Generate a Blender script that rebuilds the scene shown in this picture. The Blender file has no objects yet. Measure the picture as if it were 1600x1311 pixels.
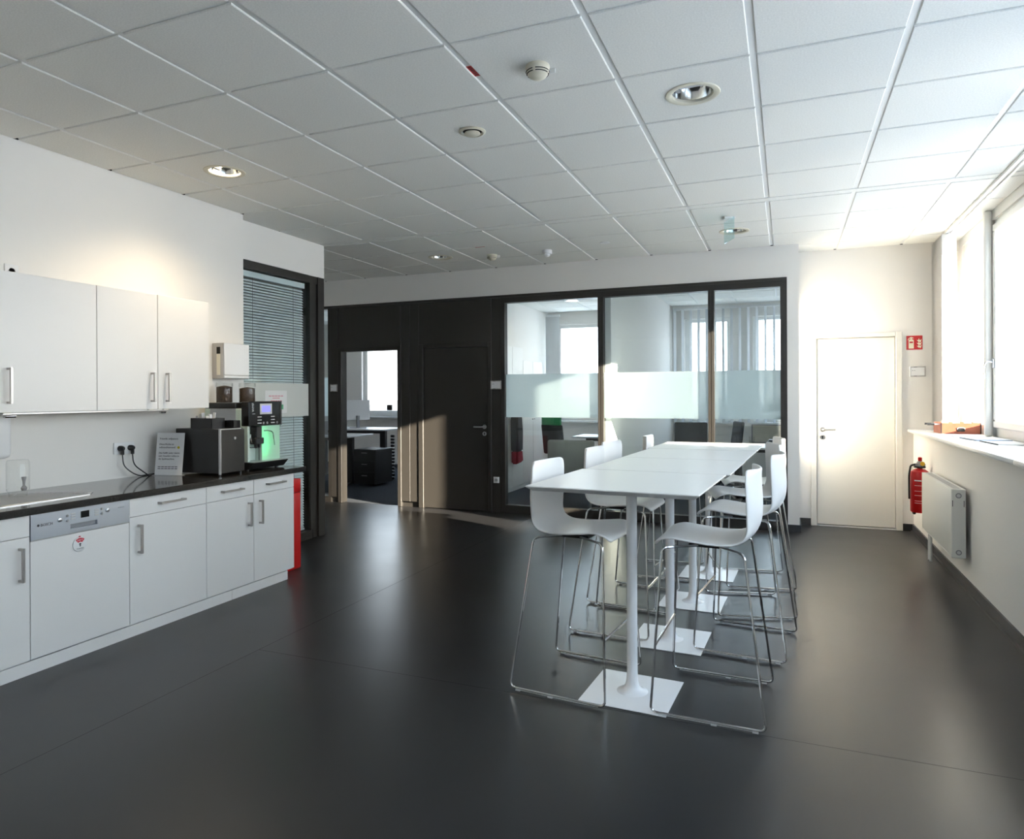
import bpy, bmesh, math, random
from mathutils import Vector, Matrix
random.seed(7)
PI = math.pi
scene = bpy.context.scene
COL = scene.collection
H = 2.982                      # ceiling height

# ------------------------------------------------------------------ camera, world, sun, exposure
cam_d = bpy.data.cameras.new('camera')
cam = bpy.data.objects.new('camera', cam_d); COL.objects.link(cam)
cam_d.sensor_fit = 'HORIZONTAL'; cam_d.sensor_width = 36.0
cam_d.lens = 1083.57 / 1600 * 36
cam_d.shift_x = (800 - 782.735) / 1600
cam_d.shift_y = (619.155 - 655.5) / 1600
cam_d.clip_start = 0.02; cam_d.clip_end = 3000
cam.matrix_world = (Matrix.Translation((0, 0, 1.43)) @ Matrix.Rotation(0.3901, 4, 'Z')
                    @ Matrix.Rotation(PI / 2 - 0.0012, 4, 'X') @ Matrix.Rotation(-0.0046, 4, 'Z'))
scene.camera = cam

world = bpy.data.worlds.new('sky'); scene.world = world
world.use_nodes = True
wn = world.node_tree; wn.nodes.clear()
w_out = wn.nodes.new('ShaderNodeOutputWorld'); w_bg = wn.nodes.new('ShaderNodeBackground')
w_tc = wn.nodes.new('ShaderNodeTexCoord'); w_sep = wn.nodes.new('ShaderNodeSeparateXYZ')
w_ramp = wn.nodes.new('ShaderNodeValToRGB')
wn.links.new(w_tc.outputs['Generated'], w_sep.inputs[0])
wn.links.new(w_sep.outputs['Z'], w_ramp.inputs['Fac'])
wn.links.new(w_ramp.outputs['Color'], w_bg.inputs['Color'])
wn.links.new(w_bg.outputs[0], w_out.inputs[0])
e = w_ramp.color_ramp.elements
e[0].position = 0.0; e[0].color = (1.0, 0.985, 0.955, 1)
e[1].position = 0.75; e[1].color = (0.52, 0.70, 0.95, 1)
m_ = e.new(0.25); m_.color = (0.80, 0.90, 1.0, 1)
w_bg.inputs['Strength'].default_value = 6.0

sun_d = bpy.data.lights.new('sun', 'SUN'); sun = bpy.data.objects.new('sun', sun_d); COL.objects.link(sun)
sun_d.energy = 40.0; sun_d.color = (1.0, 0.86, 0.68); sun_d.angle = math.radians(0.6)
SUN_DIR = Vector((-1.0, 0.38, -0.285)).normalized()
sun.rotation_euler = SUN_DIR.to_track_quat('-Z', 'Y').to_euler()
sun.location = (20, -7, 8)

vs = scene.view_settings
vs.view_transform = 'Standard'; vs.look = 'None'; vs.gamma = 1.0; vs.use_curve_mapping = False
vs.exposure = 0.58

# ------------------------------------------------------------------ materials
def lin(c):
    return tuple((v / 12.92 if v <= 0.04045 else ((v + 0.055) / 1.055) ** 2.4) for v in c)
def rgb(r, g, b): return lin((r / 255, g / 255, b / 255))
M = {}
def mat(name, col, rough=0.5, metal=0.0, spec=0.5, noise=None, bump=None, emit=None, coat=0.0, alpha=None, trans=0.0, rvar=None):
    """noise=(scale, amount) varies the colour, bump=(scale, strength, distance), rvar=(scale, amount) varies roughness"""
    m = bpy.data.materials.new(name); m.use_nodes = True
    nt = m.node_tree; b = nt.nodes['Principled BSDF']
    b.inputs['Base Color'].default_value = (*col, 1)
    b.inputs['Roughness'].default_value = rough
    b.inputs['Metallic'].default_value = metal
    b.inputs['Specular IOR Level'].default_value = spec
    if coat: b.inputs['Coat Weight'].default_value = coat; b.inputs['Coat Roughness'].default_value = 0.05
    if trans: b.inputs['Transmission Weight'].default_value = trans
    if emit:
        b.inputs['Emission Color'].default_value = (*emit[0], 1); b.inputs['Emission Strength'].default_value = emit[1]
    tc = None
    def coords():
        nonlocal tc
        if tc is None: tc = nt.nodes.new('ShaderNodeTexCoord')
        return tc.outputs['Object']
    if noise:
        n = nt.nodes.new('ShaderNodeTexNoise'); n.inputs['Scale'].default_value = noise[0]; n.inputs['Detail'].default_value = 6
        nt.links.new(coords(), n.inputs['Vector'])
        r = nt.nodes.new('ShaderNodeValToRGB')
        lo = tuple(max(0, v * (1 - noise[1])) for v in col); hi = tuple(min(1, v * (1 + noise[1])) for v in col)
        r.color_ramp.elements[0].color = (*lo, 1); r.color_ramp.elements[1].color = (*hi, 1)
        r.color_ramp.elements[0].position = 0.3; r.color_ramp.elements[1].position = 0.7
        nt.links.new(n.outputs['Fac'], r.inputs['Fac']); nt.links.new(r.outputs['Color'], b.inputs['Base Color'])
    if rvar:
        n = nt.nodes.new('ShaderNodeTexNoise'); n.inputs['Scale'].default_value = rvar[0]; n.inputs['Detail'].default_value = 5
        nt.links.new(coords(), n.inputs['Vector'])
        mr = nt.nodes.new('ShaderNodeMapRange')
        mr.inputs['To Min'].default_value = rough - rvar[1]; mr.inputs['To Max'].default_value = rough + rvar[1]
        nt.links.new(n.outputs['Fac'], mr.inputs['Value']); nt.links.new(mr.outputs[0], b.inputs['Roughness'])
    if bump:
        n = nt.nodes.new('ShaderNodeTexNoise'); n.inputs['Scale'].default_value = bump[0]; n.inputs['Detail'].default_value = 4
        nt.links.new(coords(), n.inputs['Vector'])
        bp = nt.nodes.new('ShaderNodeBump'); bp.inputs['Strength'].default_value = bump[1]; bp.inputs['Distance'].default_value = bump[2]
        nt.links.new(n.outputs['Fac'], bp.inputs['Height']); nt.links.new(bp.outputs[0], b.inputs['Normal'])
    M[name] = m
    return m
mat('wall_paint', (0.83, 0.805, 0.765), 0.7, bump=(220, 0.08, 0.002))
mat('tile', (0.80, 0.80, 0.765), 0.9, spec=0.1, noise=(130, 0.07), bump=(260, 0.25, 0.002))
mat('rail', (0.78, 0.79, 0.78), 0.5)
mat('lino', (0.0185, 0.0185, 0.0200), 0.30, spec=0.40, noise=(1.6, 0.10), rvar=(2.2, 0.03))
mat('carpet', (0.05, 0.055, 0.065), 0.95, spec=0.05, noise=(60, 0.2))
mat('anthracite', (0.026, 0.0235, 0.021), 0.42, bump=(90, 0.04, 0.001))
mat('anthracite_panel', (0.030, 0.027, 0.024), 0.38)
mat('dark_door', (0.029, 0.026, 0.023), 0.36)
mat('skirting', (0.04, 0.042, 0.045), 0.4)
mat('white_lacquer', (0.83, 0.81, 0.785), 0.30)
mat('white_door', (0.80, 0.78, 0.72), 0.35)
mat('white_plastic', (0.82, 0.82, 0.82), 0.35)
mat('stool_white', (0.84, 0.83, 0.81), 0.38)
mat('table_white', (0.81, 0.80, 0.785), 0.30)
mat('leg_white', (0.80, 0.80, 0.80), 0.22)
mat('upvc', (0.82, 0.82, 0.80), 0.3)
mat('sill_white', (0.78, 0.78, 0.77), 0.3)
mat('post_grey', (0.78, 0.77, 0.74), 0.45)
mat('chrome', (0.72, 0.72, 0.72), 0.10, metal=1)
mat('steel', (0.55, 0.55, 0.56), 0.28, metal=1)
mat('steel_brushed', (0.46, 0.44, 0.42), 0.35, metal=1)
mat('white_gloss', (0.88, 0.88, 0.88), 0.08, coat=0.5)
mat('steel_blue', (0.60, 0.64, 0.70), 0.33, metal=0.85)
mat('granite', (0.030, 0.028, 0.027), 0.10, noise=(420, 0.9), coat=0.3)
mat('black', (0.015, 0.015, 0.016), 0.35)
mat('black_gloss', (0.012, 0.012, 0.013), 0.12)
mat('fridge_front', (0.045, 0.043, 0.041), 0.28, metal=0.5)
mat('rubber', (0.02, 0.02, 0.02), 0.8)
mat('dark_gap', (0.01, 0.01, 0.01), 0.9)
mat('red', rgb(205, 22, 24), 0.3)
mat('red_sign', rgb(196, 40, 42), 0.5)
mat('cream', rgb(238, 232, 205), 0.5)
mat('ivory', (0.68, 0.64, 0.52), 0.45)
mat('yellow', rgb(225, 178, 30), 0.4)
mat('grey', (0.28, 0.28, 0.29), 0.5)
mat('pale_grey', (0.62, 0.62, 0.62), 0.5)
mat('paper', (0.80, 0.80, 0.80), 0.8)
mat('paper_blue', (0.60, 0.66, 0.78), 0.7)
mat('ink', (0.04, 0.04, 0.045), 0.8)
mat('ink_pink', rgb(214, 120, 140), 0.8)
mat('ink_green', rgb(96, 176, 130), 0.7)
mat('ink_yellow', rgb(214, 196, 40), 0.7)
mat('magnet_red', rgb(205, 30, 55), 0.5)
mat('radiator', (0.76, 0.76, 0.72), 0.35)
mat('wood_red', rgb(150, 82, 58), 0.45, noise=(14, 0.15))
mat('coffee', (0.05, 0.028, 0.014), 0.7, noise=(90, 0.6), bump=(150, 0.6, 0.004))
mat('screen_lcd', rgb(120, 120, 220), 0.4, emit=(rgb(120, 118, 235), 0.8))
mat('green_panel', (0.62, 0.74, 0.66), 0.35)
mat('green_led', (0.1, 0.9, 0.4), 0.4, emit=((0.03, 1.0, 0.30), 14.0))
mat('lamp_glow', (1, 0.9, 0.7), 0.4, emit=((1.0, 0.86, 0.62), 26.0))
mat('lamp_office', (1, 0.9, 0.8), 0.4, emit=((1.0, 0.9, 0.75), 5.0))
mat('reflector', (0.75, 0.75, 0.74), 0.12, metal=1)
mat('blind_slat', (0.82, 0.85, 0.83), 0.45)
mat('fabric_blind', (0.74, 0.73, 0.71), 0.8)
mat('grey_blind', (0.60, 0.62, 0.63), 0.8)
mat('desk_top', (0.66, 0.67, 0.68), 0.35)
mat('chair_dark', (0.035, 0.04, 0.05), 0.8)
mat('chair_grey', (0.20, 0.20, 0.19), 0.7)
mat('chair_green', rgb(60, 150, 100), 0.8)
mat('cloth_red', rgb(150, 25, 45), 0.9)
mat('cloth_dark', (0.045, 0.045, 0.05), 0.9)
mat('tape', rgb(190, 60, 62), 0.5)
mat('sun_block_grey', (0.42, 0.41, 0.40), 0.8)
mat('snow_ground', (0.62, 0.63, 0.65), 0.9)
mat('trees', (0.20, 0.21, 0.22), 0.9)

def glass_mat(name, tint, ior=1.45):
    m = bpy.data.materials.new(name); m.use_nodes = True
    nt = m.node_tree; nt.nodes.clear()
    o = nt.nodes.new('ShaderNodeOutputMaterial'); mx = nt.nodes.new('ShaderNodeMixShader')
    t = nt.nodes.new('ShaderNodeBsdfTransparent'); g = nt.nodes.new('ShaderNodeBsdfGlossy'); f = nt.nodes.new('ShaderNodeFresnel')
    t.inputs['Color'].default_value = (*tint, 1); g.inputs['Roughness'].default_value = 0.0
    # same reflectance on both faces of a thin pane
    ge = nt.nodes.new('ShaderNodeNewGeometry'); mr = nt.nodes.new('ShaderNodeMapRange')
    mr.inputs['To Min'].default_value = ior; mr.inputs['To Max'].default_value = 1 / ior
    nt.links.new(ge.outputs['Backfacing'], mr.inputs['Value']); nt.links.new(mr.outputs[0], f.inputs['IOR'])
    nt.links.new(f.outputs[0], mx.inputs['Fac']); nt.links.new(t.outputs[0], mx.inputs[1]); nt.links.new(g.outputs[0], mx.inputs[2])
    nt.links.new(mx.outputs[0], o.inputs[0]); M[name] = m
glass_mat('glass', (0.965, 0.985, 0.99))
glass_mat('partition_glass', (0.945, 0.98, 0.988), 1.5)
glass_mat('jar_glass', (0.985, 0.99, 0.985), 1.5)
glass_mat('sign_glass', (0.86, 0.97, 0.97), 1.5)
def film_mat(name, col, see, diff):
    m = bpy.data.materials.new(name); m.use_nodes = True
    nt = m.node_tree; nt.nodes.clear()
    o = nt.nodes.new('ShaderNodeOutputMaterial')
    a = nt.nodes.new('ShaderNodeBsdfTranslucent'); d = nt.nodes.new('ShaderNodeBsdfDiffuse'); t = nt.nodes.new('ShaderNodeBsdfTransparent')
    for n in (a, d): n.inputs['Color'].default_value = (*col, 1)
    m1 = nt.nodes.new('ShaderNodeMixShader'); m1.inputs['Fac'].default_value = diff
    m2 = nt.nodes.new('ShaderNodeMixShader'); m2.inputs['Fac'].default_value = see
    nt.links.new(a.outputs[0], m1.inputs[1]); nt.links.new(d.outputs[0], m1.inputs[2])
    nt.links.new(m1.outputs[0], m2.inputs[1]); nt.links.new(t.outputs[0], m2.inputs[2])
    nt.links.new(m2.outputs[0], o.inputs[0]); M[name] = m
film_mat('frosted', (0.88, 0.95, 0.97), 0.15, 0.02)
film_mat('blind_fabric', (0.74, 0.72, 0.69), 0.0, 0.94)
film_mat('panel_film', (0.82, 0.90, 0.85), 0.0, 0.45)
film_mat('frosted_pale', (0.86, 0.88, 0.85), 0.25, 0.8)

# ------------------------------------------------------------------ mesh helpers
def bx(bm, x0, x1, y0, y1, z0, z1):
    vs_ = [bm.verts.new((x, y, z)) for x in (x0, x1) for y in (y0, y1) for z in (z0, z1)]
    for q in ((0, 1, 3, 2), (4, 6, 7, 5), (0, 4, 5, 1), (2, 3, 7, 6), (0, 2, 6, 4), (1, 5, 7, 3)):
        bm.faces.new([vs_[i] for i in q])
def box(x0, x1, y0, y1, z0, z1):
    bm = bmesh.new(); bx(bm, x0, x1, y0, y1, z0, z1); return bm
def rbox(x0, x1, y0, y1, z0, z1, r=0.01, seg=2):
    bm = box(x0, x1, y0, y1, z0, z1)
    bmesh.ops.bevel(bm, geom=bm.edges[:], offset=r, segments=seg, affect='EDGES', profile=0.5)
    return bm
def add_tube(bm, pts, r, seg=8, closed_ends=True):
    """a round rod along a polyline"""
    pts = [Vector(p) for p in pts]
    rings = []
    up = Vector((0, 0, 1))
    prev_n = None
    for i, p in enumerate(pts):
        if i == 0: t = (pts[1] - p)
        elif i == len(pts) - 1: t = (p - pts[i - 1])
        else: t = (pts[i + 1] - p).normalized() + (p - pts[i - 1]).normalized()
        t.normalize()
        if prev_n is None:
            a = up if abs(t.dot(up)) < 0.9 else Vector((1, 0, 0))
            n = t.cross(a).normalized()
        else:
            n = (prev_n - t * prev_n.dot(t)).normalized()
        prev_n = n; b = t.cross(n)
        rings.append([bm.verts.new(p + (n * math.cos(2 * PI * k / seg) + b * math.sin(2 * PI * k / seg)) * r) for k in range(seg)])
    for a, b in zip(rings, rings[1:]):
        for k in range(seg):
            bm.faces.new((a[k], a[(k + 1) % seg], b[(k + 1) % seg], b[k]))
    if closed_ends:
        bm.faces.new(rings[0][::-1]); bm.faces.new(rings[-1])
def rounded(pts, r, n=5):
    """polyline with its corners rounded"""
    pts = [Vector(p) for p in pts]; out = [pts[0]]
    for a, b, c in zip(pts, pts[1:], pts[2:]):
        d1 = (a - b); d2 = (c - b); k = min(r, d1.length * 0.49, d2.length * 0.49)
        p1 = b + d1.normalized() * k; p2 = b + d2.normalized() * k
        for i in range(n + 1):
            t = i / n; out.append(p1 * (1 - t) ** 2 + b * 2 * t * (1 - t) + p2 * t ** 2)
    out.append(pts[-1]); return out
def tube(pts, r, seg=8):
    bm = bmesh.new(); add_tube(bm, pts, r, seg); return bm
def add_lathe(bm, prof, c=(0, 0, 0), seg=24, axis='Z', cap=True):
    """prof: list of (radius, height)"""
    c = Vector(c); rings = []
    for r, h in prof:
        ring = []
        for k in range(seg):
            a = 2 * PI * k / seg
            if axis == 'Z': v = Vector((r * math.cos(a), r * math.sin(a), h))
            elif axis == 'X': v = Vector((h, r * math.cos(a), r * math.sin(a)))
            else: v = Vector((r * math.sin(a), h, r * math.cos(a)))
            ring.append(bm.verts.new(c + v))
        rings.append(ring)
    for a, b in zip(rings, rings[1:]):
        for k in range(seg):
            bm.faces.new((a[k], a[(k + 1) % seg], b[(k + 1) % seg], b[k]))
    if cap:
        if prof[0][0] > 1e-6: bm.faces.new(rings[0][::-1])
        if prof[-1][0] > 1e-6: bm.faces.new(rings[-1])
def lathe(prof, c=(0, 0, 0), seg=24, axis='Z', cap=True):
    bm = bmesh.new(); add_lathe(bm, prof, c, seg, axis, cap); return bm
def prism(poly, axis, a, b):
    """poly in the two other axes (in order), extruded from a to b along axis"""
    bm = bmesh.new()
    def P(u, v, w):
        return {'X': (w, u, v), 'Y': (u, w, v), 'Z': (u, v, w)}[axis]
    lo = [bm.verts.new(P(u, v, a)) for u, v in poly]; hi = [bm.verts.new(P(u, v, b)) for u, v in poly]
    bm.faces.new(lo[::-1]); bm.faces.new(hi); n = len(poly)
    for k in range(n): bm.faces.new((lo[k], lo[(k + 1) % n], hi[(k + 1) % n], hi[k]))
    return bm
def mesh_of(name, bm, material, smooth=False):
    bmesh.ops.remove_doubles(bm, verts=bm.verts[:], dist=1e-6)
    bmesh.ops.recalc_face_normals(bm, faces=bm.faces[:])
    me = bpy.data.meshes.new(name); bm.to_mesh(me); bm.free()
    me.materials.append(M[material])
    if smooth:
        for p in me.polygons: p.use_smooth = True
        me.set_sharp_from_angle(angle=math.radians(38))
    return me
def obj(name, bm, material, parent=None, smooth=False, loc=None, rotz=0.0):
    me = bm if isinstance(bm, bpy.types.Mesh) else mesh_of(name, bm, material, smooth)
    o = bpy.data.objects.new(name, me); COL.objects.link(o)
    if parent is not None: o.parent = parent
    if loc is not None: o.location = loc
    o.rotation_euler[2] = rotz
    return o
def tag(o, label, cat, group=None):
    o['label'] = label; o['category'] = cat
    if group: o['group'] = group
    return o
def thing(name, label, cat, loc=(0, 0, 0), rotz=0.0, group=None):
    o = bpy.data.objects.new(name, None); COL.objects.link(o)
    o.empty_display_size = 0.1
    o.location = loc; o.rotation_euler[2] = rotz
    return tag(o, label, cat, group)
def struct(name, bm=None, material=None, label=None, smooth=False):
    if bm is None:
        o = bpy.data.objects.new(name, None); COL.objects.link(o)
    else: o = obj(name, bm, material, smooth=smooth)
    o['kind'] = 'structure'
    if label: o['label'] = label
    return o
def dup(root, loc, rotz, label=None):
    r = root.copy(); COL.objects.link(r); r.location = loc; r.rotation_euler[2] = rotz
    if label: r['label'] = label
    for ch in list(root.children):
        c = ch.copy(); COL.objects.link(c); c.parent = r
        for g in list(ch.children):
            d = g.copy(); COL.objects.link(d); d.parent = c
    return r
def wall_boxes(bm, axis, c0, c1, a0, a1, z0, z1, holes):
    """a wall slab with rectangular holes (a, b, zlo, zhi); axis: the direction the wall runs in"""
    def put(a, b, zl, zh):
        if b - a < 1e-5 or zh - zl < 1e-5: return
        if axis == 'X': bx(bm, a, b, c0, c1, zl, zh)
        else: bx(bm, c0, c1, a, b, zl, zh)
    cur = a0
    for a, b, zl, zh in sorted(holes):
        put(cur, a, z0, z1); put(a, b, z0, zl); put(a, b, zh, z1); cur = b
    put(cur, a1, z0, z1)
def text(body, size, material, name='lettering', parent=None, matrix=None, align='LEFT', depth=0.0006):
    cu = bpy.data.curves.new(name, 'FONT'); cu.body = body; cu.size = size; cu.align_x = align; cu.extrude = depth
    cu.resolution_u = 2
    t = bpy.data.objects.new(name, cu); COL.objects.link(t)
    dg = bpy.context.evaluated_depsgraph_get()
    me = bpy.data.meshes.new_from_object(t.evaluated_get(dg))
    bpy.data.objects.remove(t); bpy.data.curves.remove(cu)
    me.materials.clear(); me.materials.append(M[material])
    o = bpy.data.objects.new(name, me); COL.objects.link(o)
    if parent is not None: o.parent = parent
    if matrix is not None: o.matrix_local = matrix
    return o
def facing(origin, right, up):
    """matrix of a flat thing whose x axis is right and y axis is up, both given in the parent's frame"""
    r = Vector(right).normalized(); u = Vector(up).normalized(); n = r.cross(u)
    m = Matrix((r, u, n)).transposed().to_4x4(); m.translation = Vector(origin); return m
def merge(*bms):
    out = bmesh.new()
    for b in bms:
        me = bpy.data.meshes.new('tmp'); b.to_mesh(me); b.free(); out.from_mesh(me); bpy.data.meshes.remove(me)
    return out

# ------------------------------------------------------------------ floor
struct('floor', box(-7.2, 1.30, -3.6, 7.86, -0.12, 0.0), 'lino', 'dark grey linoleum floor')
obj('seam', box(-2.762, -2.759, -3.5, 7.7, 0.0, 0.0003), 'rubber', bpy.data.objects['floor'])
obj('seam', box(-2.759, 1.2, 3.098, 3.101, 0.0, 0.0003), 'rubber', bpy.data.objects['floor'])
obj('floor_recess', box(0.125, 1.30, 7.86, 8.4, -0.12, 0.0), 'lino', bpy.data.objects['floor'])
struct('floor_office', box(-9.6, 2.3, 7.865, 12.9, -0.12, -0.003), 'carpet', 'dark blue grey carpet floor of the offices')
bpy.data.objects['floor_office'].location.z = 0.0

# ------------------------------------------------------------------ walls
WX = -4.28; PX = -4.42
struct('wall_left', box(-4.41, WX, -3.6, 4.64, 0, H + 0.2), 'wall_paint', 'white painted wall behind the kitchen units')
struct('wall_back', box(-4.41, 1.9, -3.75, -3.6, 0, H + 0.2), 'wall_paint')
# glazed partition beyond the kitchen
part = struct('window_1', None, None, 'dark framed glass partition beside the kitchen')
obj('bulkhead', box(-4.56, PX + 0.01, 4.645, 5.935, 2.643, H + 0.2), 'wall_paint', part)
obj('top_rail', box(-4.52, PX, 4.645, 5.93, 2.572, 2.643), 'anthracite', part)
obj('bottom_rail', box(-4.52, PX, 4.645, 5.74, 0.0, 0.085), 'anthracite', part)
obj('side_post', box(-4.52, PX, 5.715, 5.765, 0.085, 2.572), 'anthracite', part)
obj('corner_post', box(-4.53, PX + 0.012, 5.83, 5.93, 0.0, 2.643), 'anthracite', part)
obj('corner_panel', box(-4.50, PX - 0.012, 5.765, 5.83, 0.0, 2.572), 'anthracite_panel', part)
obj('pane', box(-4.452, -4.444, 4.645, 5.715, 0.085, 2.572), 'partition_glass', part)
obj('frosted_film', box(-4.4435, -4.4425, 4.645, 5.715, 1.235, 1.555), 'frosted_pale', part)
obj('end_wall', box(-7.2, -4.53, 5.80, 5.90, 0, H + 0.2), 'wall_paint', part)
struct('wall_side_room', box(-7.2, -4.41, 3.3, 3.4, 0, H + 0.2), 'wall_paint')
obj('side_room_back', box(-7.3, -7.2, 3.3, 7.9, 0, H + 0.2), 'wall_paint', bpy.data.objects['wall_side_room'])

# far wall: white bulkhead with dark panelling, doorway, door and glazing below it
FY = 7.80
wf = struct('wall_far', None, None, 'far wall with white bulkhead over dark panels')
obj('bulkhead', box(-7.2, 0.125, FY, FY + 0.12, 2.647, H + 0.2), 'wall_paint', wf)
obj('white_pier', box(0.012, 0.125, FY, 8.40, 0, 2.647), 'wall_paint', wf)
obj('pier_top', box(0.012, 0.125, FY + 0.12, 8.40, 2.647, H + 0.2), 'wall_paint', wf)
obj('head_rail', box(-7.2, 0.012, FY - 0.008, FY + 0.1, 2.618, 2.647), 'anthracite', wf)
P = 'anthracite_panel'
for x0, x1, z0, z1, nm in ((-5.565, -4.605, 2.075, 2.615, 'overdoor_panel'), (-4.60, -4.475, 0.07, 2.615, 'wall_panel'),
                           (-4.470, -4.345, 0.07, 2.615, 'wall_panel'), (-4.34, -3.335, 2.085, 2.615, 'overdoor_panel'),
                           (-3.33, -3.21, 0.0, 2.615, 'wall_panel'), (-5.70, -5.58, 0.07, 2.615, 'wall_panel')):
    obj(nm, rbox(x0, x1, FY, FY + 0.09, z0, z1, 0.003, 1), P, wf)
for x0, x1 in ((-4.60, -4.345), (-5.70, -5.58)):
    obj('plinth', box(x0, x1, FY + 0.03, FY + 0.09, 0, 0.068), 'anthracite', wf)
obj('backing', merge(box(-4.60, -4.345, FY + 0.091, FY + 0.1, 0, 2.62), box(-4.34, -3.21, FY + 0.091, FY + 0.1, 0, 2.62)), 'anthracite', wf)
# narrow pane left of the doorway
w2 = struct('window_2', None, None, 'narrow dark framed pane left of the open doorway')
obj('pane', box(-6.95, -5.74, FY + 0.04, FY + 0.048, 0.07, 2.60), 'partition_glass', w2)
obj('frosted_film', box(-6.95, -5.74, FY + 0.038, FY + 0.0395, 1.16, 1.685), 'frosted', w2)
obj('frame', merge(box(-7.2, -5.70, FY, FY + 0.09, 0, 0.07), box(-7.2, -6.95, FY, FY + 0.09, 0.07, 2.618), box(-5.74, -5.70, FY, FY + 0.09, 0.07, 2.618)), 'anthracite', w2)
# open doorway
dw = struct('trim_1', None, None, 'dark steel frame of the open doorway')
obj('jamb', rbox(-5.58, -5.52, FY - 0.012, FY + 0.12, 0, 2.07, 0.004, 1), 'anthracite', dw)
obj('jamb', rbox(-4.655, -4.60, FY - 0.012, FY + 0.12, 0, 2.07, 0.004, 1), 'anthracite', dw)
obj('head', rbox(-5.58, -4.60, FY - 0.012, FY + 0.12, 2.025, 2.075, 0.004, 1), 'anthracite', dw)
# closed dark door
dd = struct('door_1', None, None, 'closed dark brown door with lever handle')
obj('jamb', rbox(-4.345, -4.275, FY - 0.014, FY + 0.09, 0, 2.085, 0.004, 1), 'anthracite', dd)
obj('jamb', rbox(-3.375, -3.33, FY - 0.014, FY + 0.09, 0, 2.085, 0.004, 1), 'anthracite', dd)
obj('head', rbox(-4.275, -3.375, FY - 0.014, FY + 0.09, 2.035, 2.085, 0.004, 1), 'anthracite', dd)
leaf = obj('door_leaf', rbox(-4.271, -3.379, FY + 0.01, FY + 0.05, 0.008, 2.031, 0.002, 1), 'dark_door', dd)
def lever(parent, x, z, y, dirx, material='steel'):
    """rosette with lever and key rosette on a door facing -Y"""
    h = obj('door_handle', merge(lathe([(0.026, 0), (0.026, -0.009)], (x, y, z), 20, 'Y'),
            tube(rounded([(x, y - 0.004, z), (x, y - 0.052, z), (x + dirx * 0.125, y - 0.052, z)], 0.018), 0.0095, 8)), material, parent, smooth=True)
    k = obj('key_rosette', lathe([(0.026, 0), (0.026, -0.008)], (x, y, z - 0.085), 20, 'Y'), material, parent, smooth=True)
    obj('keyhole', merge(lathe([(0.0085, 0), (0.0085, -0.0095)], (x, y, z - 0.079), 12, 'Y'), box(x - 0.005, x + 0.005, y - 0.0095, y, z - 0.102, z - 0.08)), 'dark_gap', k)
lever(leaf, -3.43, 1.045, FY + 0.01, -1)

# wide glazing with three panes
w3 = struct('window_3', None, None, 'wide dark framed office glazing with frosted band')
GX0, GX1 = -3.205, 0.012
obj('top_rail', box(GX0, GX1, FY - 0.006, FY + 0.09, 2.552, 2.6165), 'anthracite', w3)
obj('bottom_rail', box(GX0, GX1, FY - 0.006, FY + 0.09, 0.0, 0.10), 'anthracite', w3)
obj('side_post', box(GX0, GX0 + 0.05, FY - 0.006, FY + 0.09, 0.10, 2.552), 'anthracite', w3)
obj('side_post', box(GX1 - 0.065, GX1, FY - 0.006, FY + 0.09, 0.10, 2.552), 'anthracite', w3)
for mx in (-1.968, -0.747):
    obj('mullion', merge(box(mx - 0.032, mx - 0.003, FY - 0.004, FY + 0.09, 0.10, 2.552), box(mx + 0.003, mx + 0.032, FY - 0.004, FY + 0.09, 0.10, 2.552),
                         box(mx - 0.003, mx + 0.003, FY + 0.006, FY + 0.08, 0.10, 2.552)), 'anthracite', w3)
for x0, x1 in ((GX0 + 0.05, -2.0), (-1.936, -0.779), (-0.715, GX1 - 0.065)):
    obj('pane', box(x0, x1, FY + 0.04, FY + 0.048, 0.10, 2.552), 'partition_glass', w3)
    obj('frosted_film', box(x0, x1, FY + 0.0378, FY + 0.0392, 1.165, 1.685), 'frosted', w3)

# recessed wall with the white door
DY = 8.28
wd = bmesh.new(); wall_boxes(wd, 'X', DY, DY + 0.12, 0.125, 1.9, 0, H + 0.2, [(0.29, 1.075, 0, 2.045)])
struct('wall_door', wd, 'wall_paint', 'white recessed wall with the white door')
d2 = struct('door_2', None, None, 'closed white door with steel lever handle')
obj('jamb', rbox(0.245, 0.305, DY - 0.02, DY + 0.1, 0, 2.075, 0.006, 2), 'white_door', d2)
obj('jamb', rbox(1.06, 1.12, DY - 0.02, DY + 0.1, 0, 2.075, 0.006, 2), 'white_door', d2)
obj('head', rbox(0.305, 1.06, DY - 0.02, DY + 0.1, 2.03, 2.075, 0.006, 2), 'white_door', d2)
leaf2 = obj('door_leaf', rbox(0.309, 1.056, DY + 0.02, DY + 0.06, 0.018, 2.026, 0.003, 1), 'white_door', d2)
lever(leaf2, 0.365, 1.045, DY + 0.02, 1)
obj('threshold', box(0.305, 1.06, DY - 0.01, DY + 0.06, 0, 0.008), 'pale_grey', d2)

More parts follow.
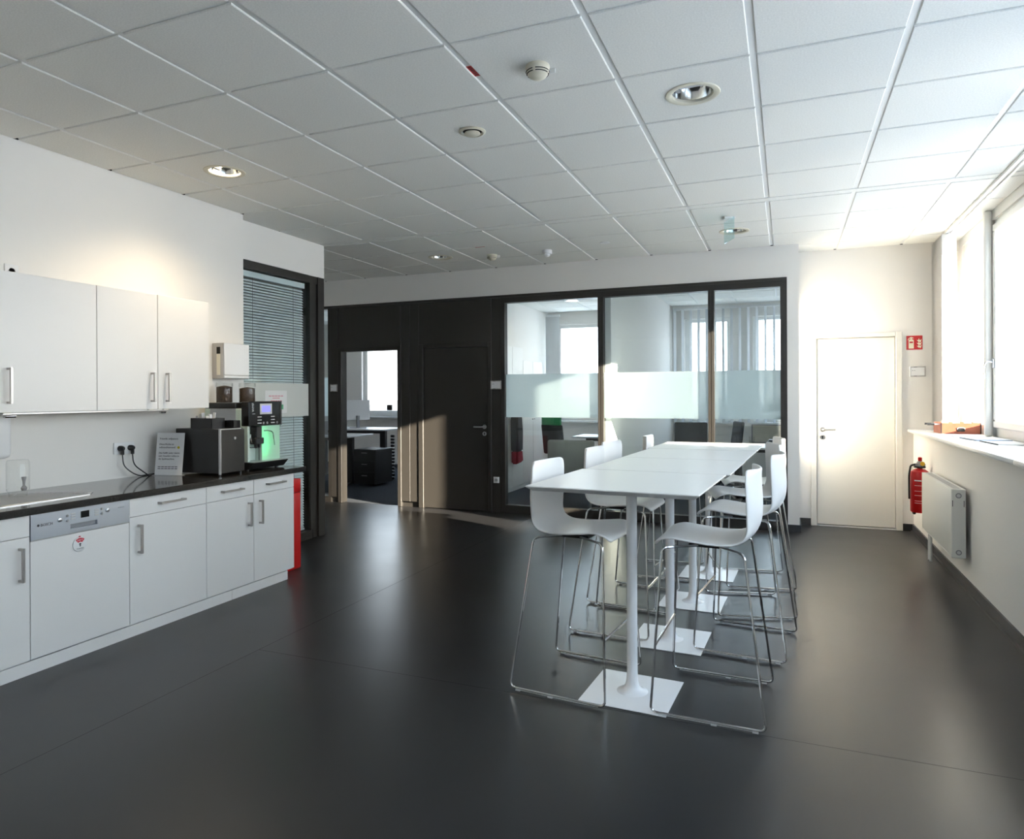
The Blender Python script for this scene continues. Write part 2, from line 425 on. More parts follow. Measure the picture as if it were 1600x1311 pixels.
# window wall on the right
RX = 1.22; WPX = 1.65; SZ = 1.06; HEADZ = 2.90
struct('wall_right', box(RX, 1.72, -3.6, 8.28, 0, SZ - 0.035), 'wall_paint', 'white parapet wall below the windows')
wins = [(7.15, 8.16, True), (6.05, 7.06, True), (4.75, 5.77, True), (3.60, 4.50, False), (2.40, 3.35, False), (1.25, 2.20, False), (0.1, 1.05, False), (-1.1, -0.1, False), (-2.4, -1.4, False)]
pr = bmesh.new()
wall_boxes(pr, 'Y', WPX - 0.02, 1.80, -3.6, 8.28, SZ - 0.035, H + 0.2, [(a, b, SZ, HEADZ) for a, b, _ in wins])
obj('pier_wall', pr, 'upvc', bpy.data.objects['wall_right'])
for n_, (a, b, near) in enumerate(wins):
    w = struct('window_%d' % (n_ + 4), None, None, 'white plastic framed window in the right wall')
    fr = 0.055
    obj('window_frame', merge(box(WPX, WPX + 0.07, a, b, SZ, SZ + 0.09), box(WPX, WPX + 0.07, a, b, HEADZ - fr, HEADZ),
                              box(WPX, WPX + 0.07, a, a + fr, SZ + 0.09, HEADZ - fr), box(WPX, WPX + 0.07, b - fr, b, SZ + 0.09, HEADZ - fr)), 'upvc', w)
    sa, sb, s0, s1 = a + fr - 0.012, b - fr + 0.012, SZ + 0.078, HEADZ - fr + 0.012
    sw = 0.062
    if n_ != 0:
        sash = obj('sash', merge(rbox(WPX - 0.03, WPX + 0.03, sa, sb, s0, s0 + sw, 0.008, 1), rbox(WPX - 0.03, WPX + 0.03, sa, sb, s1 - sw, s1, 0.008, 1),
                          rbox(WPX - 0.03, WPX + 0.03, sa, sa + sw, s0 + sw, s1 - sw, 0.008, 1), rbox(WPX - 0.03, WPX + 0.03, sb - sw, sb, s0 + sw, s1 - sw, 0.008, 1)), 'upvc', w)
        hy = sb - sw / 2
        obj('window_handle', merge(rbox(WPX - 0.042, WPX - 0.03, hy - 0.014, hy + 0.014, 1.64, 1.72, 0.003, 1),
            tube(rounded([(WPX - 0.036, hy, 1.69), (WPX - 0.085, hy, 1.70), (WPX - 0.105, hy, 1.64), (WPX - 0.098, hy, 1.56)], 0.035), 0.008, 8)), 'steel', sash, smooth=True)
        obj('pane', box(WPX + 0.001, WPX + 0.009, sa + sw, sb - sw, s0 + sw, s1 - sw), 'glass', w)
    else:
        obj('pane', box(WPX + 0.02, WPX + 0.028, a + fr, b - fr, SZ + 0.09, HEADZ - fr), 'glass', w)
# window sill boards
for k, (a, b) in enumerate(((4.662, 8.279), (1.0, 4.655), (-3.6, 0.993))):
    s = struct('trim_%d' % (k + 2), rbox(1.165, 1.6495, a, b, SZ - 0.032, SZ, 0.008, 2), 'sill_white', 'white window sill board', smooth=True)
# slim post in front of the window pier
struct('trim_5', rbox(1.565, 1.625, 7.02, 7.085, SZ + 0.0005, H - 0.001, 0.02, 3), 'post_grey', 'slim round edged post standing on the sill', smooth=True)
# blind track under the ceiling
struct('trim_6', merge(box(1.415, 1.432, -3.5, 8.27, H - 0.022, H - 0.0005), box(1.458, 1.475, -3.5, 8.27, H - 0.022, H - 0.0005), box(1.432, 1.458, -3.5, 8.27, H - 0.008, H - 0.0005)), 'upvc', 'white blind track under the ceiling')
# parked vertical blind
vb = thing('vertical_blind', 'bunched white fabric vertical blind parked beside the window', 'blind', (1.445, 8.1, 0))
for k in range(17):
    yy = 0.155 - k * 0.031
    a = 0.0635
    bm = prism([(-a, yy - 0.012 - 0.01), (0, yy - 0.016), (a, yy + 0.012), (a, yy + 0.0132), (0, yy - 0.0148), (-a, yy - 0.0208)], 'Z', SZ + 0.03, H - 0.03)
    s = obj('slat', bm, 'blind_fabric', vb)
    obj('hanger', box(-0.006, 0.006, yy - 0.008, yy + 0.0, H - 0.03, H - 0.008), 'white_plastic', s)
# baseboards
struct('baseboard_right', merge(box(RX - 0.014, RX, -3.6, 8.28, 0, 0.075), box(RX - 0.03, RX - 0.014, -3.6, 8.27, 0.0, 0.012)), 'skirting')
struct('baseboard_door', merge(box(0.125, 0.245, DY - 0.014, DY, 0, 0.075), box(1.12, RX - 0.015, DY - 0.014, DY, 0, 0.075)), 'skirting')
struct('baseboard_far', merge(box(0.013, 0.139, FY - 0.014, FY, 0, 0.075), box(0.125, 0.139, FY, DY - 0.015, 0, 0.075)), 'skirting')

# ------------------------------------------------------------------ ceiling of tiles on a grid
ceil_ = struct('ceiling', box(-7.2, 1.80, -3.6, 8.4, H + 0.2, H + 0.25), 'rail', 'suspended ceiling of square white tiles')
T = 0.625; GX = -3.8837; GY = 2.1259; GAP = 0.114
def xline(i): return GX + i * T
def yline(j): return GY + j * T + (GAP if j > 6 else 0.0)
LAMPS = [(-3.574, 3.702, True), (-0.44, 3.69, False), (-3.58, 6.94, False), (-0.45, 6.945, False), (-3.574, 0.46, True)]
def room_x0(y): return WX if y < 4.64 else (PX if y < 5.93 else -7.2)
def room_y1(x): return FY if x < 0.125 else DY
tile_cache = {}
def tile_mesh(w, d, hole=None):
    key = (round(w, 3), round(d, 3), hole)
    if key in tile_cache: return tile_cache[key]
    bm = bmesh.new(); c = 0.004
    if hole is None:
        lo = [bm.verts.new((sx * (w / 2 - c), sy * (d / 2 - c), 0)) for sx, sy in ((-1, -1), (1, -1), (1, 1), (-1, 1))]
        mi = [bm.verts.new((sx * (w / 2), sy * (d / 2), c)) for sx, sy in ((-1, -1), (1, -1), (1, 1), (-1, 1))]
        hi = [bm.verts.new((sx * (w / 2), sy * (d / 2), 0.016)) for sx, sy in ((-1, -1), (1, -1), (1, 1), (-1, 1))]
        bm.faces.new(lo)
        for k in range(4):
            bm.faces.new((lo[k], lo[(k + 1) % 4], mi[(k + 1) % 4], mi[k])); bm.faces.new((mi[k], mi[(k + 1) % 4], hi[(k + 1) % 4], hi[k]))
        bm.faces.new(hi[::-1])
    else:
        hx, hy, hr = hole; n = 32
        def sq(a, z, s):
            dx, dy = math.cos(a), math.sin(a); k = 1 / max(abs(dx), abs(dy)); return (dx * k * (w / 2 - s), dy * k * (d / 2 - s), z)
        angs = [2 * PI * k / n + PI / 4 for k in range(n)]
        inn = [bm.verts.new((hx + hr * math.cos(a), hy + hr * math.sin(a), 0)) for a in angs]
        inn2 = [bm.verts.new((hx + hr * math.cos(a), hy + hr * math.sin(a), 0.016)) for a in angs]
        lo = [bm.verts.new(sq(a, 0, c)) for a in angs]; mi = [bm.verts.new(sq(a, c, 0)) for a in angs]; hi = [bm.verts.new(sq(a, 0.016, 0)) for a in angs]
        for k in range(n):
            j = (k + 1) % n
            for A, B in ((inn2, inn), (inn, lo), (lo, mi), (mi, hi), (hi, inn2)): bm.faces.new((A[k], A[j], B[j], B[k]))
    tile_cache[key] = mesh_of('ceiling_tile', bm, 'tile'); return tile_cache[key]
gapx, gapy = 0.030, 0.018
for i in range(-6, 9):
    for j in range(-10, 10):
        x0, x1 = xline(i), xline(i + 1); y0, y1 = yline(j), yline(j + 1)
        if j == 6: y0 = yline(6) + 0.0; y1 = yline(7)
        if j == 6: y0 = GY + 6 * T + GAP
        yc = (y0 + y1) / 2
        X0 = room_x0(max(y0, -3.6) + 0.02 if y0 < 4.64 < y1 and y1 - 4.64 < 0.3 else yc); Y1 = room_y1((x0 + x1) / 2)
        xa, xb = max(x0 + gapx / 2, X0 + 0.004), min(x1 - gapx / 2, 1.628)
        ya, yb = max(y0 + gapy / 2, -3.595), min(y1 - gapy / 2, Y1 - 0.004)
        if xb - xa < 0.03 or yb - ya < 0.03: continue
        hole = None
        for lx, ly, _ in LAMPS:
            if xa < lx < xb and ya < ly < yb: hole = (round(lx - (xa + xb) / 2, 3), round(ly - (ya + yb) / 2, 3), 0.105)
        obj('ceiling_tile', tile_mesh(xb - xa, yb - ya, hole), 'tile', ceil_, loc=((xa + xb) / 2, (ya + yb) / 2, H))
for i in range(-5, 10):
    x = xline(i)
    y_start = -3.6 if x > WX else (4.65 if x > PX else 5.94)
    obj('ceiling_rail', box(x - 0.017, x + 0.017, y_start, room_y1(x), H + 0.007, H + 0.016), 'rail', ceil_)
    ye = room_y1(x)
    obj('rail_end', box(x - 0.013, x + 0.013, ye - 0.012, ye, H + 0.001, H + 0.0065), 'dark_gap', ceil_)
for j in range(-9, 11):
    y = yline(j)
    x0 = room_x0(y)
    if y > DY: continue
    w_ = 0.012
    xs = x0 if y < FY else 0.125
    obj('cross_rail', box(xs, 1.63, y - w_, y + w_, H + 0.0085, H + 0.0165), 'rail', ceil_)
    if y < 5.93:
        obj('rail_end', box(x0, x0 + 0.014, y - 0.013, y + 0.013, H + 0.001, H + 0.008), 'dark_gap', ceil_)
# expansion strip in the grid
ys = GY + 6 * T
obj('expansion_strip', box(-7.2, 1.63, ys + 0.012, ys + GAP - 0.012, H + 0.0005, H + 0.016), 'tile', ceil_)
obj('cross_rail', box(-7.2, 1.63, ys + GAP - 0.02, ys + GAP + 0.012, H + 0.0085, H + 0.0165), 'rail', ceil_)

# downlights
def downlight(x, y, on, label):
    t = thing('downlight', label, 'ceiling light', (x, y, H), 0, 'round recessed downlights')
    obj('trim_ring', lathe([(0.104, 0.012), (0.104, -0.002), (0.118, -0.008), (0.135, -0.005), (0.138, -0.0003), (0.106, 0.0)], seg=32, cap=False), 'ivory', t, smooth=True)
    obj('reflector', lathe([(0.1035, 0.012), (0.095, 0.05), (0.07, 0.09), (0.03, 0.105), (0.0, 0.107)], seg=32, cap=False), 'reflector', t, smooth=True)
    g = 'lamp_glow' if on else 'white_plastic'
    for s in (-1, 1):
        obj('lamp_tube', tube([(-0.075, s * 0.022, 0.055), (0.075, s * 0.022, 0.055)], 0.012, 10), g, t, smooth=True)
    for s in (-1, 1): obj('lamp_holder', box(s * 0.077 - 0.011, s * 0.077 + 0.011, -0.038, 0.038, 0.03, 0.085), 'grey', t)
    if on:
        ld = bpy.data.lights.new('downlight_lamp', 'SPOT'); ld.energy = 44; ld.color = (1.0, 0.80, 0.52); ld.spot_size = math.radians(132); ld.spot_blend = 1.0; ld.shadow_soft_size = 0.07
        lo = bpy.data.objects.new('downlight_lamp', ld); COL.objects.link(lo); lo.parent = t; lo.location = (0, 0, -0.012)
for (x, y, on), lb in zip(LAMPS, ('lit warm round downlight above the kitchen units', 'unlit round downlight with ivory ring above the bar tables',
                                  'unlit round downlight above the dark door', 'unlit round downlight behind the hanging exit sign', 'lit warm round downlight at the near end of the kitchen')):
    downlight(x, y, on, lb)
def detector(x, y, label, name='smoke_detector'):
    t = thing(name, label, 'smoke detector', (x, y, H))
    obj('base_plate', lathe([(0.0, -0.0002), (0.056, -0.0005), (0.058, -0.012), (0.052, -0.020)], seg=28), 'ivory', t, smooth=True)
    obj('head', lathe([(0.052, -0.020), (0.054, -0.034), (0.040, -0.052), (0.022, -0.062), (0.0, -0.064)], seg=28), 'ivory', t, smooth=True)
    for s in range(4):
        a0 = s * PI / 2 + 0.12
        for zz, rr in ((-0.030, 0.0545), (-0.040, 0.0505)):
            obj('vent_slot', tube([(rr * math.cos(a0 + k * 0.12), rr * math.sin(a0 + k * 0.12), zz) for k in range(12)], 0.0022, 5), 'dark_gap', t)
    obj('number_tag', rbox(0.02, 0.07, 0.05, 0.058, -0.022, -0.0005, 0.001, 1), 'white_plastic', t)
detector(-1.077, 3.093, 'ivory smoke detector with black slots above the room middle')
detector(-2.993, 7.042, 'ivory smoke detector near the far wall')
t = thing('air_valve', 'small round ivory air valve in a ceiling tile', 'air valve', (-1.698, 3.707, H))
obj('outer_ring', lathe([(0.058, -0.0003), (0.078, -0.0005), (0.080, -0.006), (0.066, -0.012), (0.056, -0.004)], seg=28, cap=False), 'ivory', t, smooth=True)
obj('throat', lathe([(0.0, -0.0004), (0.058, -0.0006)], seg=28), 'dark_gap', t)
obj('disc', lathe([(0.0, -0.010), (0.045, -0.010), (0.047, -0.016), (0.03, -0.022), (0.0, -0.024)], seg=28), 'ivory', t, smooth=True)
obj('spindle', lathe([(0.008, -0.001), (0.008, -0.012)], seg=10), 'grey', t)
t = thing('motion_sensor', 'white round motion sensor with domed lens on the ceiling', 'motion sensor', (-2.36, 7.061, H))
obj('housing', lathe([(0.0, -0.0003), (0.052, -0.0005), (0.052, -0.035), (0.046, -0.042), (0.0, -0.043)], seg=28), 'white_plastic', t, smooth=True)
obj('lens', lathe([(0.030, -0.042), (0.028, -0.060), (0.016, -0.070), (0.0, -0.072)], seg=24), 'white_plastic', t, smooth=True)
tag(obj('blank_cover', lathe([(0.0, 0.0), (0.05, -0.0005), (0.048, -0.006), (0.0, -0.007)], (-1.702, 6.941, H - 0.0002), 28), 'white_plastic', smooth=True),
    'flat round white blanking cover in a ceiling tile', 'cover plate')
# exit sign: a clear acrylic blade hanging from the ceiling, seen nearly edge on
t = thing('exit_sign', 'clear greenish acrylic exit sign blade hanging from the ceiling', 'exit sign', (-0.456, 6.375, H), 0.42)
obj('mount', rbox(-0.05, 0.05, -0.025, 0.025, -0.022, -0.0005, 0.004, 1), 'white_plastic', t)
obj('blade', box(-0.006, 0.006, -0.11, 0.11, -0.21, -0.022), 'sign_glass', t)
obj('light_edge', box(-0.004, 0.004, -0.105, 0.105, -0.0235, -0.0222), 'white_plastic', t)
# tapes on the ceiling
t = thing('warning_tape', 'short red lettered tape on the ceiling rail', 'tape', (xline(4), 3.035, H + 0.0066), 0)
obj('strip', box(-0.016, 0.016, -0.055, 0.055, -0.0008, 0.0), 'tape', t)
for k in range(6): obj('lettering', box(-0.009, 0.007, -0.045 + k * 0.016, -0.039 + k * 0.016, -0.0012, -0.0008), 'ink', t)
tag(obj('red_tape', box(-3.01, -2.90, 6.62, 6.634, H - 0.001, H - 0.0002), 'tape'), 'thin red tape strip on a tile by the far detector', 'tape')

# ------------------------------------------------------------------ kitchen
KF = -3.60                      # plane of the base fronts
def bow_handle(p0, p1, out=0.032, r=0.0062, axis_out=(1, 0, 0)):
    o = Vector(axis_out) * out; p0 = Vector(p0); p1 = Vector(p1); d = (p1 - p0).normalized() * 0.006
    bm = bmesh.new()
    def bar(a, b, hw):
        lo = [min(a[k], b[k]) - hw for k in range(3)]; hi = [max(a[k], b[k]) + hw for k in range(3)]
        bx(bm, lo[0], hi[0], lo[1], hi[1], lo[2], hi[2])
    bar(p0 + o, p1 + o, r); bar(p0 + Vector(axis_out) * 0.0, p0 + o * 0.9, r * 0.95); bar(p1 + Vector(axis_out) * 0.0, p1 + o * 0.9, r * 0.95)
    return bm
def base_unit(y0, y1, label, hside, drawer=True):
    t = thing('base_cabinet', label, 'cabinet', (KF, y0, 0), 0, 'white kitchen base cabinets')
    w = y1 - y0; g = 0.0018
    obj('carcass', box(-0.66, -0.0195, 0.0005, w - 0.0005, 0.07, 0.8275), 'white_lacquer', t)
    if drawer:
        d = obj('drawer_front', rbox(-0.019, 0, g, w - g, 0.7165, 0.824, 0.0015, 1), 'white_lacquer', t)
        c = w / 2; obj('handle', bow_handle((0.0, c - 0.09, 0.775), (0.0, c + 0.09, 0.775)), 'steel_brushed', d)
        ztop = 0.7135
    else: ztop = 0.824
    d = obj('door', rbox(-0.019, 0, g, w - g, 0.079, ztop, 0.0015, 1), 'white_lacquer', t)
    hy = 0.06 if hside < 0 else w - 0.055
    obj('handle', bow_handle((0.0, hy, 0.50), (0.0, hy, 0.66)), 'steel_brushed', d)
    return t
base_unit(1.776, 2.376, 'white base cabinet under the sink drainer', 1)
base_unit(1.176, 1.776, 'white base cabinet further left under the sink', 1)
base_unit(2.96, 3.55, 'wide white drawer and door cabinet right of the dishwasher', -1)
base_unit(3.55, 3.997, 'narrow white cabinet below the black cooler', 1)
base_unit(3.997, 4.445, 'narrow white cabinet below the coffee machine at worktop end', -1)
t = thing('plinth', 'white kitchen plinth board under the base cabinets', 'plinth', (0, 0, 0))
obj('plinth_board', box(-3.63, -3.612, 1.176, 3.79, 0, 0.068), 'white_lacquer', t)
obj('plinth_board', box(-3.63, -3.612, 3.794, 4.38, 0, 0.068), 'white_lacquer', t)
obj('plinth_return', box(-4.25, -3.631, 4.36, 4.38, 0, 0.068), 'white_lacquer', t)
# dishwasher
t = thing('dishwasher', 'built in dishwasher with white door and steel control panel', 'dishwasher', (KF, 2.376, 0))
w = 0.584
obj('carcass', box(-0.62, -0.0215, 0.001, w - 0.001, 0.07, 0.8275), 'grey', t)
obj('door', rbox(-0.021, 0.0, 0.002, w - 0.002, 0.079, 0.686, 0.0015, 1), 'white_lacquer', t)
pn = bmesh.new(); wall_boxes(pn, 'Y', -0.021, 0.004, 0.002, w - 0.002, 0.692, 0.824, [(0.215, 0.375, 0.716, 0.741)])
pnl = obj('control_panel', pn, 'steel_blue', t)
obj('handle_recess', box(-0.0205, -0.012, 0.2155, 0.3745, 0.7165, 0.7405), 'grey', pnl)
obj('trim_strip', box(-0.018, 0.002, 0.002, w - 0.002, 0.687, 0.6915), 'steel', t)
obj('display', box(0.0042, 0.0052, 0.275, 0.325, 0.766, 0.802), 'black_gloss', pnl)
for y_, z_, r_ in ((0.155, 0.775, 0.0115), (0.438, 0.784, 0.0115), (0.197, 0.790, 0.0065), (0.197, 0.763, 0.0065), (0.400, 0.797, 0.0065), (0.400, 0.770, 0.0065)):
    obj('button', lathe([(r_, 0.0042), (r_, 0.009), (r_ * 0.7, 0.011), (0, 0.0112)], (0, y_, z_), 18, 'X'), 'steel', pnl, smooth=True)
for y_ in (0.217, 0.357):
    for z_ in (0.765, 0.778, 0.791):
        obj('key', rbox(0.0042, 0.0062, y_, y_ + 0.026, z_, z_ + 0.009, 0.0008, 1), 'pale_grey', pnl)
text('BOSCH', 0.020, 'ink', 'lettering', pnl, facing((0.0046, 0.052, 0.757), (0, 1, 0), (0, 0, 1)))
obj('emblem', lathe([(0.0065, 0.0042), (0.0065, 0.0047)], (0, 0.040, 0.764), 16, 'X'), 'ink', pnl)
obj('model_mark', box(0.0042, 0.0046, 0.505, 0.545, 0.786, 0.788), 'ink', pnl)
# magnet on the dishwasher door
t = thing('door_magnet', 'round white and red clean or dirty magnet on dishwasher door', 'magnet', (KF + 0.0003, 2.645, 0.622))
obj('disc', lathe([(0.040, 0.0), (0.040, 0.005), (0.038, 0.006), (0, 0.006)], seg=32, axis='X'), 'white_plastic', t, smooth=True)
sec = [(0.016 * math.sin(a), 0.016 * math.cos(a)) for a in [(-0.75 + 1.5 * k / 8) for k in range(9)]]
sec = [(s[0] * 2.35, s[1] * 2.35) for s in sec] + [s for s in sec[::-1]]
obj('red_sector', prism([(a, b - 0.002) for a, b in sec], 'X', 0.0061, 0.0068), 'magnet_red', t)
obj('pointer', prism([(0, 0.046), (-0.006, 0.040), (0.006, 0.040)], 'X', 0.0, 0.007), 'magnet_red', t)
obj('arrow', prism([(-0.003, -0.012), (0.003, -0.012), (0.003, 0.0), (0.008, 0.0), (0, 0.009), (-0.008, 0.0), (-0.003, 0.0)], 'X', 0.0061, 0.0068), 'ink', t)
text('DIRTY', 0.012, 'white_plastic', 'lettering', t, facing((0.0070, 0, 0.019), (0, 1, 0), (0, 0, 1)), 'CENTER', 0.0002)
text('CLEANED', 0.0095, 'ink', 'lettering', t, facing((0.0064, 0, -0.025), (0, 1, 0), (0, 0, 1)), 'CENTER', 0.0002)

# worktop
t = thing('worktop', 'polished black speckled stone kitchen worktop', 'worktop', (0, 0, 0))
obj('slab', rbox(WX + 0.0005, -3.565, 1.176, 4.553, 0.8285, 0.868, 0.003, 1), 'granite', t)
WT = 0.868
# drainer of the steel sink
t = thing('sink_drainer', 'ribbed stainless steel sink drainer set into the worktop', 'sink', (0, 0, WT))
bm = prism([(-4.13, 1.9), (-4.13, 2.70), (-3.80, 2.88), (-3.72, 2.80), (-3.68, 1.9)], 'Z', 0.0003, 0.004)
obj('drainer_plate', bm, 'steel', t)
for k in range(13):
    x = -4.10 + k * 0.030
    obj('rib', tube([(x, 1.95, 0.0055), (x, min(2.66 + (x + 4.10) * 0.45, 2.80), 0.0055)], 0.0042, 6), 'steel', t, smooth=True)
# upturned jar
t = thing('glass_jar', 'upturned clear glass jar on the sink drainer', 'jar', (-3.985, 2.565, WT + 0.0095))
obj('body', lathe([(0.042, 0.0), (0.044, 0.018), (0.044, 0.022), (0.055, 0.035), (0.056, 0.05), (0.056, 0.19), (0.050, 0.203), (0.0, 0.205)], seg=32, cap=False), 'jar_glass', t, smooth=True)
obj('rim', lathe([(0.044, 0.0), (0.046, 0.003), (0.044, 0.007), (0.042, 0.003), (0.044, 0.0)], seg=28, cap=False), 'jar_glass', t, smooth=True)
obj('stopper', lathe([(0.0, 0.03), (0.012, 0.03), (0.016, 0.045), (0.006, 0.06), (0.008, 0.085), (0.012, 0.10), (0.012, 0.108), (0, 0.109)], (0.02, 0.02, 0), 16), 'grey', t, smooth=True)
# wall dispenser at the picture's left margin
tag(obj('soap_dispenser', rbox(WX + 0.0005, WX + 0.10, 2.42, 2.665, 1.075, 1.35, 0.03, 3), 'white_plastic', smooth=True), 'white wall dispenser left of the glass jar', 'dispenser')
# double socket with plugs
def socket_plate(name, label, origin, right, n, sz=0.08):
    t = thing(name, label, 'socket', (0, 0, 0)); t.matrix_world = facing(origin, right, (0, 0, 1))
    obj('plate', rbox(-sz / 2, sz * (n - 0.5), -sz / 2, sz / 2, 0.0003, 0.010, 0.003, 2), 'white_plastic', t, smooth=True)
    for k in range(n):
        obj('insert', lathe([(0.021, 0.0102), (0.0205, 0.0103), (0.019, 0.0104), (0, 0.0104)], (k * sz, 0, 0), 24), 'white_plastic', t)
        obj('cup', lathe([(0.0185, 0.0106), (0, 0.0106)], (k * sz, 0, 0), 24), 'pale_grey', t)
    return t
socket_plate('wall_socket', 'white double wall socket with two black plugs', (WX, 3.435, 1.075), (0, 1, 0), 2)
socket_plate('wall_socket', 'white wall socket peeking out above the wall cabinets', (WX, 2.72, 2.185), (0, 1, 0), 1)
socket_plate('wall_socket', 'small white socket on dark panel beside the glazing', (-3.27, FY - 0.0005, 0.40), (1, 0, 0), 1, 0.075)
for k, (y, lb) in enumerate(((3.437, 'black power plug and cable in left socket of the pair'), (3.517, 'black power plug and cable in right socket of the pair'))):
    t = thing('power_plug', lb, 'plug', (WX + 0.011, y, 1.075))
    obj('plug_body', lathe([(0.019, 0.0), (0.019, 0.02), (0.014, 0.036), (0.008, 0.042), (0, 0.043)], seg=18, axis='X'), 'black', t, smooth=True)
    obj('grip', rbox(0.012, 0.038, -0.008, 0.008, -0.045, 0.0, 0.004, 1), 'black', t)
    zf = WT - 1.075 + 0.0045
    obj('cable', tube(rounded([(0.025, 0, -0.04), (0.028, 0.005, -0.12), (0.05 + 0.03 * k, 0.05 - 0.01 * k, -0.17), (0.045 + 0.03 * k, 0.12 - 0.03 * k, zf), (0.008 + 0.011 * k, 0.24 - 0.08 * k, zf), (0.008 + 0.011 * k, 0.55, zf)], 0.06, 6), 0.0042, 7), 'black', t, smooth=True)
# notice in an acrylic stand
t = thing('notice_stand', 'white printed notice in acrylic stand leaning by black cooler', 'notice', (-4.115, 3.735, WT + 0.0005))
t.matrix_world = Matrix.Translation((-4.10, 3.705, WT + 0.0005)) @ Matrix.Rotation(math.radians(15), 4, 'Z')
obj('foot', box(-0.114, 0.114, -0.04, 0.002, 0.0, 0.004), 'pale_grey', t)
sh = obj('sheet', prism([(-0.022, 0.0042), (-0.018, 0.0042), (0.022, 0.302), (0.018, 0.302)], 'X', -0.105, 0.105), 'paper', t)
def on_sheet(x, z): return facing((x, -0.0228 + 0.1343 * (z - 0.0042) - 0.0003, z), (1, 0, 0), (0, 0.1343, 1))
for body, z, size in (('Freunde, aufgepasst:', 0.255, 0.0175), ('Diese K\u00fcche ist', 0.215, 0.0175), ('selbstaufr\u00e4umend', 0.193, 0.0175), ('Das hei\u00dft: jeder r\u00e4umt', 0.153, 0.0175),
                      ('sein Geschirr selbst in', 0.132, 0.0175), ('die Sp\u00fclmaschine.', 0.111, 0.0175)):
    text(body, size, 'ink', 'lettering', sh, on_sheet(-0.083, z), 'LEFT', 0.0003)
for z in (0.058, 0.045):
    for k in range(6): obj('small_print', box(-0.083 + k * 0.026, -0.083 + k * 0.026 + 0.020, -0.0231 + 0.1343 * (z - 0.0042), -0.0226 + 0.1343 * (z - 0.0042), z, z + 0.005), 'ink', sh)
obj('smiley', lathe([(0.0095, -0.0006), (0.0095, 0.0)], (0.066, -0.0228 + 0.1343 * 0.194, 0.198), 18, 'Y'), 'ink_yellow', sh)
# black milk cooler
t = thing('milk_cooler', 'black milk cooler with dark steel door beside coffee machine', 'cooler', (-3.70, 3.775, WT))
obj('body', rbox(-0.42, -0.012, 0.0, 0.238, 0.014, 0.332, 0.004, 1), 'black', t)
dr = obj('door', rbox(-0.010, 0.006, 0.004, 0.236, 0.016, 0.326, 0.004, 1), 'fridge_front', t)
obj('edge_strip', box(-0.010, 0.009, -0.003, 0.0035, 0.010, 0.332), 'steel', dr)
obj('top_strip', box(-0.012, 0.008, 0.0, 0.2, 0.3265, 0.333), 'steel', dr)
obj('lock', lathe([(0.010, 0.006), (0.010, 0.012), (0, 0.0125)], (0, 0.135, 0.262), 16, 'X'), 'steel', dr, smooth=True)
for y in (0.02, 0.218):
    for x in (-0.40, -0.02): obj('foot', lathe([(0.010, 0.0004), (0.010, 0.0145)], (x, y, 0), 12), 'black', t)
# tray with cups and sugar on the cooler
t = thing('condiment_box', 'black open box of white sugar sachets on the cooler', 'box', (-4.0, 3.80, WT + 0.3325))
bm = bmesh.new(); bx(bm, 0, 0.20, 0, 0.125, 0, 0.004)
for a in ((0, 0.004, 0, 0.125), (0.196, 0.2, 0, 0.125), (0, 0.2, 0, 0.004), (0, 0.2, 0.121, 0.125)): bx(bm, *a, 0.004, 0.075)
obj('box', bm, 'black', t)
for k in range(9):
    x, y = 0.02 + (k % 5) * 0.035, 0.02 + (k // 5) * 0.05
    o = obj('sugar_sachet', rbox(-0.012, 0.012, -0.003, 0.003, 0.0, 0.085 + 0.012 * (k % 3), 0.002, 1), 'paper', t, loc=(x, y + 0.015, 0.006)); o.rotation_euler = (0.12 * ((k % 3) - 1), 0.1 * ((k % 2) - 0.5), 0.4 * k)
t = thing('stirrer_box', 'small black basket beside the sugar box on the cooler', 'basket', (-3.83, 3.935, WT + 0.3325))
bm = bmesh.new(); bx(bm, 0, 0.10, 0, 0.07, 0, 0.003)
for a in ((0, 0.003, 0, 0.07), (0.097, 0.1, 0, 0.07), (0, 0.1, 0, 0.003), (0, 0.1, 0.067, 0.07)): bx(bm, *a, 0.003, 0.055)
obj('basket', bm, 'black_gloss', t); obj('filling', box(0.004, 0.096, 0.004, 0.066, 0.004, 0.04), 'chair_dark', t)
# coffee machine
t = thing('coffee_machine', 'large coffee machine with green lit panel and bean hoppers', 'coffee machine', (-3.78, 4.118, WT), -0.02)
# local: x towards the room, y along the counter
obj('drip_base', prism([(-0.42, 0.010), (0.035, 0.010), (0.085, 0.062), (-0.42, 0.062)], 'Y', -0.01, 0.372), 'black', t)
obj('drip_grid', box(-0.045, 0.078, -0.005, 0.367, 0.0625, 0.066), 'steel', t)
for y in (0.02, 0.34):
    for x in (-0.4, -0.01): obj('foot', lathe([(0.014, 0.0004), (0.014, 0.0105)], (x, y, 0), 12), 'black', t)
obj('back_body', rbox(-0.42, -0.050, 0.0, 0.350, 0.0625, 0.47, 0.006, 1), 'green_panel', t)
obj('side_cheek', rbox(-0.0495, 0.018, 0.0, 0.022, 0.0665, 0.335, 0.004, 1), 'green_panel', t)
obj('side_body', rbox(-0.36, -0.0995, -0.002, -0.0003, 0.33, 0.47, 0.0005, 1), 'steel', t)
hd = obj('head', rbox(-0.0495, 0.030, 0.0, 0.345, 0.336, 0.525, 0.006, 1), 'black_gloss', t)
obj('head_edge', box(0.0, 0.031, 0.346, 0.358, 0.336, 0.525), 'black', hd)
obj('head_trim', box(0.0, 0.032, 0.3452, 0.3458, 0.336, 0.525), 'steel', hd)
obj('screen_frame', box(0.0301, 0.0325, 0.115, 0.245, 0.425, 0.507), 'pale_grey', hd)
obj('screen', box(0.0326, 0.0335, 0.135, 0.225, 0.443, 0.490), 'screen_lcd', hd)
